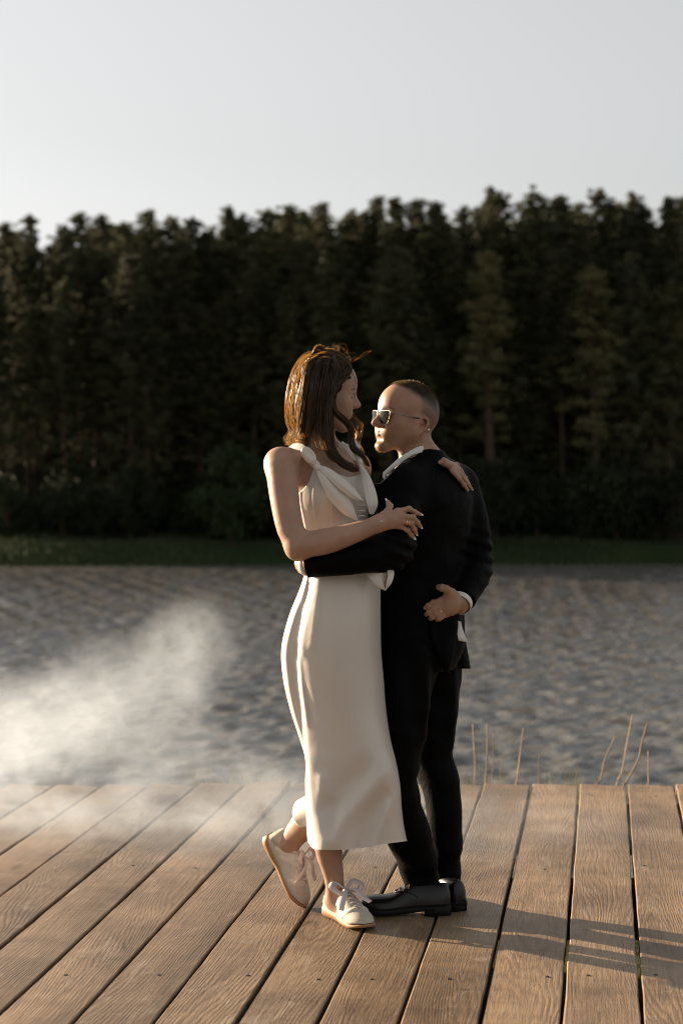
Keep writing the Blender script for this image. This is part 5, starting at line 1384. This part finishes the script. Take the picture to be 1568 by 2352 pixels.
# jacket tail blown open, shirt tail showing
def sheet_px(name, outline, mat, parent, fold=0.0):
    """Cloth piece from rows of (px, py, Y) edges: left and right border."""
    vs_, fs_ = [], []; n = len(outline); m_ = 9
    for i, (a, b) in enumerate(outline):
        for j in range(m_):
            t = j / (m_ - 1); q = [a[k] * (1 - t) + b[k] * t for k in range(3)]; q[2] += fold * math.sin(t * 6.0 + i * .4); vs_.append(at(*q))
    for i in range(n - 1):
        for j in range(m_ - 1): a = i * m_ + j; fs_.append((a, a + 1, a + m_ + 1, a + m_))
    o = mesh_obj(name, vs_, fs_, mat, parent, True); md = o.modifiers.new('thick', 'SOLIDIFY'); md.thickness = 0.003; return o
sheet_px('jacket_tail', [((1035, 1400, 5.76), (1056, 1404, 5.80)), ((1040, 1430, 5.77), (1061, 1436, 5.82)), ((1046, 1470, 5.78), (1068, 1478, 5.84)), ((1050, 1510, 5.80), (1075, 1515, 5.86)), ((1052, 1536, 5.80), (1078, 1536, 5.86))], suit, jacket, 0.006)
sheet_px('jacket_tail', [((985, 1415, 5.665), (1050, 1412, 5.70)), ((985, 1440, 5.66), (1050, 1440, 5.72)), ((992, 1475, 5.655), (1046, 1472, 5.70)), ((1008, 1510, 5.66), (1040, 1508, 5.68)), ((1018, 1540, 5.67), (1030, 1545, 5.68))], suit, jacket, 0.008)
sh_o = sheet_px('shirt', [((1044, 1424, 5.752), (1056, 1428, 5.775)), ((1046, 1440, 5.745), (1060, 1446, 5.775)), ((1044, 1458, 5.74), (1066, 1462, 5.775)), ((1042, 1470, 5.74), (1072, 1475, 5.78))], shirt, None, 0.004); child(sh_o, person_m)
# collar band of the shirt: a ring round the neck, falling to the throat
def collar(name, keys, h, mat, parent, thick=0.003):
    Q = spline([tuple(k) for k in keys], 40); vs_, fs_ = [], []
    for q in Q:
        p = at(q[0], q[1], q[2])
        for t in (0, 0.33, 0.66, 1): vs_.append(p + Vector((0.004 * t * (1 if q[0] > 950 else -0.4), -0.004 * t, -h * t)))
    for i in range(39):
        for j in range(3): a = i * 4 + j; fs_.append((a, a + 4, a + 5, a + 1))
    o = mesh_obj(name, vs_, fs_, mat, parent, True); md = o.modifiers.new('thick', 'SOLIDIFY'); md.thickness = thick; return o
collar('collar', [(890, 1082, 5.80), (905, 1068, 5.86), (945, 1046, 5.895), (980, 1028, 5.885), (990, 1023.5, 5.845), (985, 1023, 5.80), (974, 1023, 5.765), (955, 1028, 5.742), (936, 1039, 5.722), (921, 1049, 5.700), (900, 1067, 5.665), (880, 1085, 5.640)], 0.019, shirt, sh_o)
collar('collar_point', [(898, 1069, 5.660), (890, 1077, 5.645), (880, 1086, 5.637), (883, 1094, 5.637)], 0.010, shirt, sh_o)
for (px, py, Y, ax) in ((1056, 1385, 5.713, R_wr - at(1082, 1335, 5.81)), (706, 1297, 5.482, at(698, 1298, 5.50) - L_wr)):
    ring_band('shirt_cuff', at(px, py, Y), ax, 0.036 if px > 900 else 0.031, 0.011, shirt, person_m, 0.002)
# lapel edge catching the sun
lp = [((900, 1078, 5.705), (914, 1080, 5.70)), ((896, 1090, 5.695), (916, 1090, 5.69)), ((888, 1104, 5.69), (908, 1108, 5.685)), ((880, 1120, 5.69), (898, 1128, 5.685)), ((874, 1150, 5.70), (884, 1158, 5.695))]
sheet_px('lapel', lp, suit, jacket, 0.002)
# sunglasses
m_frame = simple('silver_frame', (0.27, 0.25, 0.23), 0.45, 1.0); m_tip = simple('dark_temple', (0.03, 0.025, 0.02), 0.4)
m_lens, n_, l_, b_ = material('dark_lens'); b_.inputs['Base Color'].default_value = (0.012, 0.011, 0.010, 1); b_.inputs['Roughness'].default_value = 0.15; b_.inputs['Specular IOR Level'].default_value = 0.03
gl = None
def gobj(vf, name, mat):
    vs_ = [HM @ Vector(p) for p in vf[0]]; o = mesh_obj(name, vs_, vf[1], mat, None, True)
    bm = bmesh.new(); bm.from_mesh(o.data); bmesh.ops.recalc_face_normals(bm, faces=bm.faces); bm.to_mesh(o.data); bm.free(); return o
GX = 0.098; GZ = -0.007
def rim_pts(s):
    return [(GX - 0.001, s * 0.010, 0.016 + GZ), (GX - 0.003, s * 0.030, 0.0185 + GZ), (GX - 0.009, s * 0.055, 0.018 + GZ), (GX - 0.0105, s * 0.0565, 0.004 + GZ), (GX - 0.009, s * 0.050, -0.021 + GZ), (GX - 0.006, s * 0.034, -0.026 + GZ), (GX - 0.003, s * 0.017, -0.021 + GZ), (GX - 0.001, s * 0.010, -0.002 + GZ)]
gl = child(gobj(tube([(GX, -0.010, 0.010 + GZ), (GX + 0.003, 0, 0.013 + GZ), (GX, 0.010, 0.010 + GZ)], 0.0014, 6), 'sunglasses', m_frame), person_m)
for s in (1, -1):
    rp = rim_pts(s); cp = closed_spline(rp, 40); cp = [Vector(q) for q in cp]
    gobj(tube(cp + [cp[0]], [0.0018 if q.z > -0.002 else 0.0006 for q in cp] + [0.002], 6), 'rim', m_frame).parent = gl
    ce = sum(cp, Vector()) / len(cp); vs_ = [ce + Vector((0.0025, 0, 0))] + cp; gobj((vs_, [(0, k + 1, (k + 1) % 40 + 1) for k in range(40)]), 'lens', m_lens).parent = gl
    gobj(tube([(GX - 0.010, s * 0.056, 0.012 + GZ), (0.070, s * 0.070, 0.012 + GZ), (0.030, s * 0.0775, 0.010 + GZ), (0.012, s * 0.0785, 0.008 + GZ)], 0.0013, 6), 'temple', m_frame).parent = gl
    gobj(tube([(0.012, s * 0.0785, 0.008 + GZ), (-0.008, s * 0.0790, 0.008 + GZ), (-0.022, s * 0.078, 0.012 + GZ), (-0.036, s * 0.076, 0.002 + GZ), (-0.046, s * 0.074, -0.014 + GZ)], [0.0018, 0.0026, 0.0026, 0.0022, 0.002], 6), 'temple_tip', m_tip).parent = gl
# ear stud, wedding ring
es = bead('ear_stud', HMp(-0.046, 0.084, -0.030), 0.0034, m_pearl, person_m); es.location = -Vector(person_m.location)
fa, fb = Rh(1015, 1402, 0.003), Rh(1001, 1412, -0.010)
ring_band('ring', Vector(fa).lerp(Vector(fb), 0.35), Vector(fb) - Vector(fa), 0.0096, 0.0022, m_gold, person_m)
# black leather shoes
m_leather, n_, l_, b_ = material('black_leather'); b_.inputs['Base Color'].default_value = (0.004, 0.0038, 0.0036, 1); b_.inputs['Roughness'].default_value = 0.30; b_.inputs['Specular IOR Level'].default_value = 0.38
t_ = N(n_, 'TexNoise', Scale=240, Detail=3); tc_ = N(n_, 'TexCoord'); l_.new(tc_.outputs['Object'], t_.inputs['Vector']); bp_ = N(n_, 'Bump', Strength=0.15, Distance=0.001); l_.new(t_.outputs['Fac'], bp_.inputs['Height']); l_.new(bp_.outputs[0], b_.inputs['Normal'])
m_rub = simple('black_rubber', (0.006, 0.006, 0.006), 0.7, 0, 0.25); m_lc = simple('black_lace', (0.02, 0.02, 0.02), 0.7)
wM = smooth_interp([0, .06, .2, .42, .64, .8, .93, 1], [.018, .030, .034, .034, .046, .047, .034, .016])
def dress_shoe(M):
    tp_ = smooth_interp([0, .04, .15, .3, .42, .55, .66, .78, .9, .97, 1], [.070, .094, .094, .096, .094, .076, .060, .056, .052, .042, .030])
    sh = local_obj(shoe_loft(0.0, 0.282, wM, tp_, interp([0, .1, .8, 1], [.022, .022, .014, .022]), power=2.3), 'dress_shoe', m_leather, None, M); child(sh, person_m)
    local_obj(shoe_loft(-0.003, 0.288, wM, interp([0, .3, .8, 1], [.030, .028, .019, .027]), interp([0, .25, .32, .45, .8, 1], [.016, .016, .013, .008, .000, .011]), power=8, inset=1.08), 'sole', m_rub, sh, M)
    local_obj(shoe_loft(-0.003, 0.080, interp([0, .2, 1], [.020, .034, .036]), interp([0, 1], [.026, .024]), interp([0, 1], [0, 0]), n=12, power=9), 'heel', m_rub, sh, M)
    for k in range(4):
        u = 0.44 + 0.055 * k; z = tp_(u) + .001
        local_obj(tube([Vector((0.282 * u - .004, -.026, z - .012)), Vector((0.282 * u, 0, z + .002)), Vector((0.282 * u + .004, .026, z - .012))], 0.0026, 6), 'lace', m_lc, sh, M)
    for s in (1, -1):
        pts = []
        for u in np.linspace(.62, .36, 10):
            a = math.radians(86 - 60 * ((.62 - u) / .26) ** 0.8); w = wM(u) + .0015; zt = tp_(u) + .0015; pts.append(Vector((0.282 * u, s * w * abs(math.cos(a)) ** (2 / 2.3) + .004 * math.sin(math.pi * u), .018 + (zt - .018) * math.sin(a) ** (2 / 2.3))))
        local_obj(tube(pts, 0.0016, 5), 'quarter_seam', m_leather, sh, M)
    return sh
hp = ground(1033, 2100); tp2 = ground(864, 2098); dress_shoe(frame_matrix(hp + Vector((0, 0, .0035)), tp2 - hp, (0, 0, 1)))
hp = ground(1057, 2095); tp2 = ground(962, 2052); dress_shoe(frame_matrix(hp + Vector((0, 0, .0035)), tp2 - hp, (0, 0, 1)))
# ------------------------------------------------------------------ smoke drifting over the deck
def smoke():
    m = bpy.data.materials.new('smoke'); m.use_nodes = True
    n = m.node_tree.nodes; l = m.node_tree.links; n.clear()
    out = n.new('ShaderNodeOutputMaterial'); pv = n.new('ShaderNodeVolumePrincipled')
    l.new(pv.outputs[0], out.inputs['Volume'])
    pv.inputs['Color'].default_value = (0.80, 0.89, 1.0, 1); pv.inputs['Anisotropy'].default_value = 0.25
    geo = n.new('ShaderNodeNewGeometry')
    def nz(scale, detail, rough, dist):
        t = N(n, 'TexNoise', Scale=scale, Detail=detail, Roughness=rough, Distortion=dist); l.new(geo.outputs['Position'], t.inputs['Vector']); return t
    warp = nz(2.2, 3, 0.55, 0.0)
    wv = N(n, 'VectorMath', operation='MULTIPLY_ADD'); l.new(warp.outputs['Color'], wv.inputs[0]); wv.inputs[1].default_value = (0.55, 0.55, 0.55)
    sb = N(n, 'VectorMath', operation='SUBTRACT'); l.new(geo.outputs['Position'], sb.inputs[0]); sb.inputs[1].default_value = (0.275, 0.275, 0.275)
    l.new(sb.outputs[0], wv.inputs[2])
    total = None
    def cv(px, py, Y): return tuple(at(px, py, Y))
    puffs = [(cv(-140, 1740, 8.0), (0.75, 0.8, 0.38), 0.62), (cv(90, 1665, 8.0), (0.52, 0.7, 0.30), 0.46), (cv(290, 1590, 8.1), (0.42, 0.6, 0.28), 0.50),
             (cv(420, 1495, 8.1), (0.25, 0.4, 0.24), 0.55), (cv(-60, 1860, 7.5), (0.62, 0.7, 0.26), 0.85), (cv(300, 1730, 8.0), (0.66, 0.6, 0.24), 0.34),
             (cv(60, 1900, 7.2), (0.9, 0.9, 0.19), 1.15), (cv(480, 1860, 7.2), (0.9, 0.9, 0.16), 0.55), (cv(1000, 1930, 6.9), (1.2, 0.8, 0.20), 0.28), (cv(600, 1950, 6.7), (0.9, 0.7, 0.18), 0.24)]
    for c, r, w in puffs:
        d = N(n, 'VectorMath', operation='SUBTRACT'); l.new(wv.outputs[0], d.inputs[0]); d.inputs[1].default_value = c
        e = N(n, 'VectorMath', operation='DIVIDE'); l.new(d.outputs[0], e.inputs[0]); e.inputs[1].default_value = r
        ln = N(n, 'VectorMath', operation='LENGTH'); l.new(e.outputs[0], ln.inputs[0])
        mr = N(n, 'MapRange', interpolation_type='SMOOTHSTEP'); l.new(ln.outputs['Value'], mr.inputs[0])
        mr.inputs['From Min'].default_value = 1.15; mr.inputs['From Max'].default_value = 0.1
        mr.inputs['To Min'].default_value = 0.0; mr.inputs['To Max'].default_value = w
        total = mr.outputs[0] if total is None else math_node(n, l, 'ADD', total, mr.outputs[0])
    det = nz(5.4, 8, 0.66, 1.2)
    dr = N(n, 'MapRange'); l.new(det.outputs['Fac'], dr.inputs[0]); dr.inputs['From Min'].default_value = 0.39; dr.inputs['From Max'].default_value = 0.62
    dens = math_node(n, l, 'MULTIPLY', total, math_node(n, l, 'ADD', math_node(n, l, 'MULTIPLY', dr.outputs[0], 0.85), 0.15))
    dens = math_node(n, l, 'MULTIPLY', dens, SMOKE_D)
    l.new(dens, pv.inputs['Density'])
    x0, x1, y0, y1, z0, z1 = -2.9, 1.3, 5.98, 9.0, 0.012, 1.02
    v = [(x, y, z) for x in (x0, x1) for y in (y0, y1) for z in (z0, z1)]
    o = mesh_obj('smoke', v, [(0, 1, 3, 2), (4, 6, 7, 5), (0, 4, 5, 1), (2, 3, 7, 6), (0, 2, 6, 4), (1, 5, 7, 3)], m)
    tag(o, 'white smoke drifting low over the deck and the water', 'smoke', kind='stuff')
SMOKE_D = 1.75
smoke()
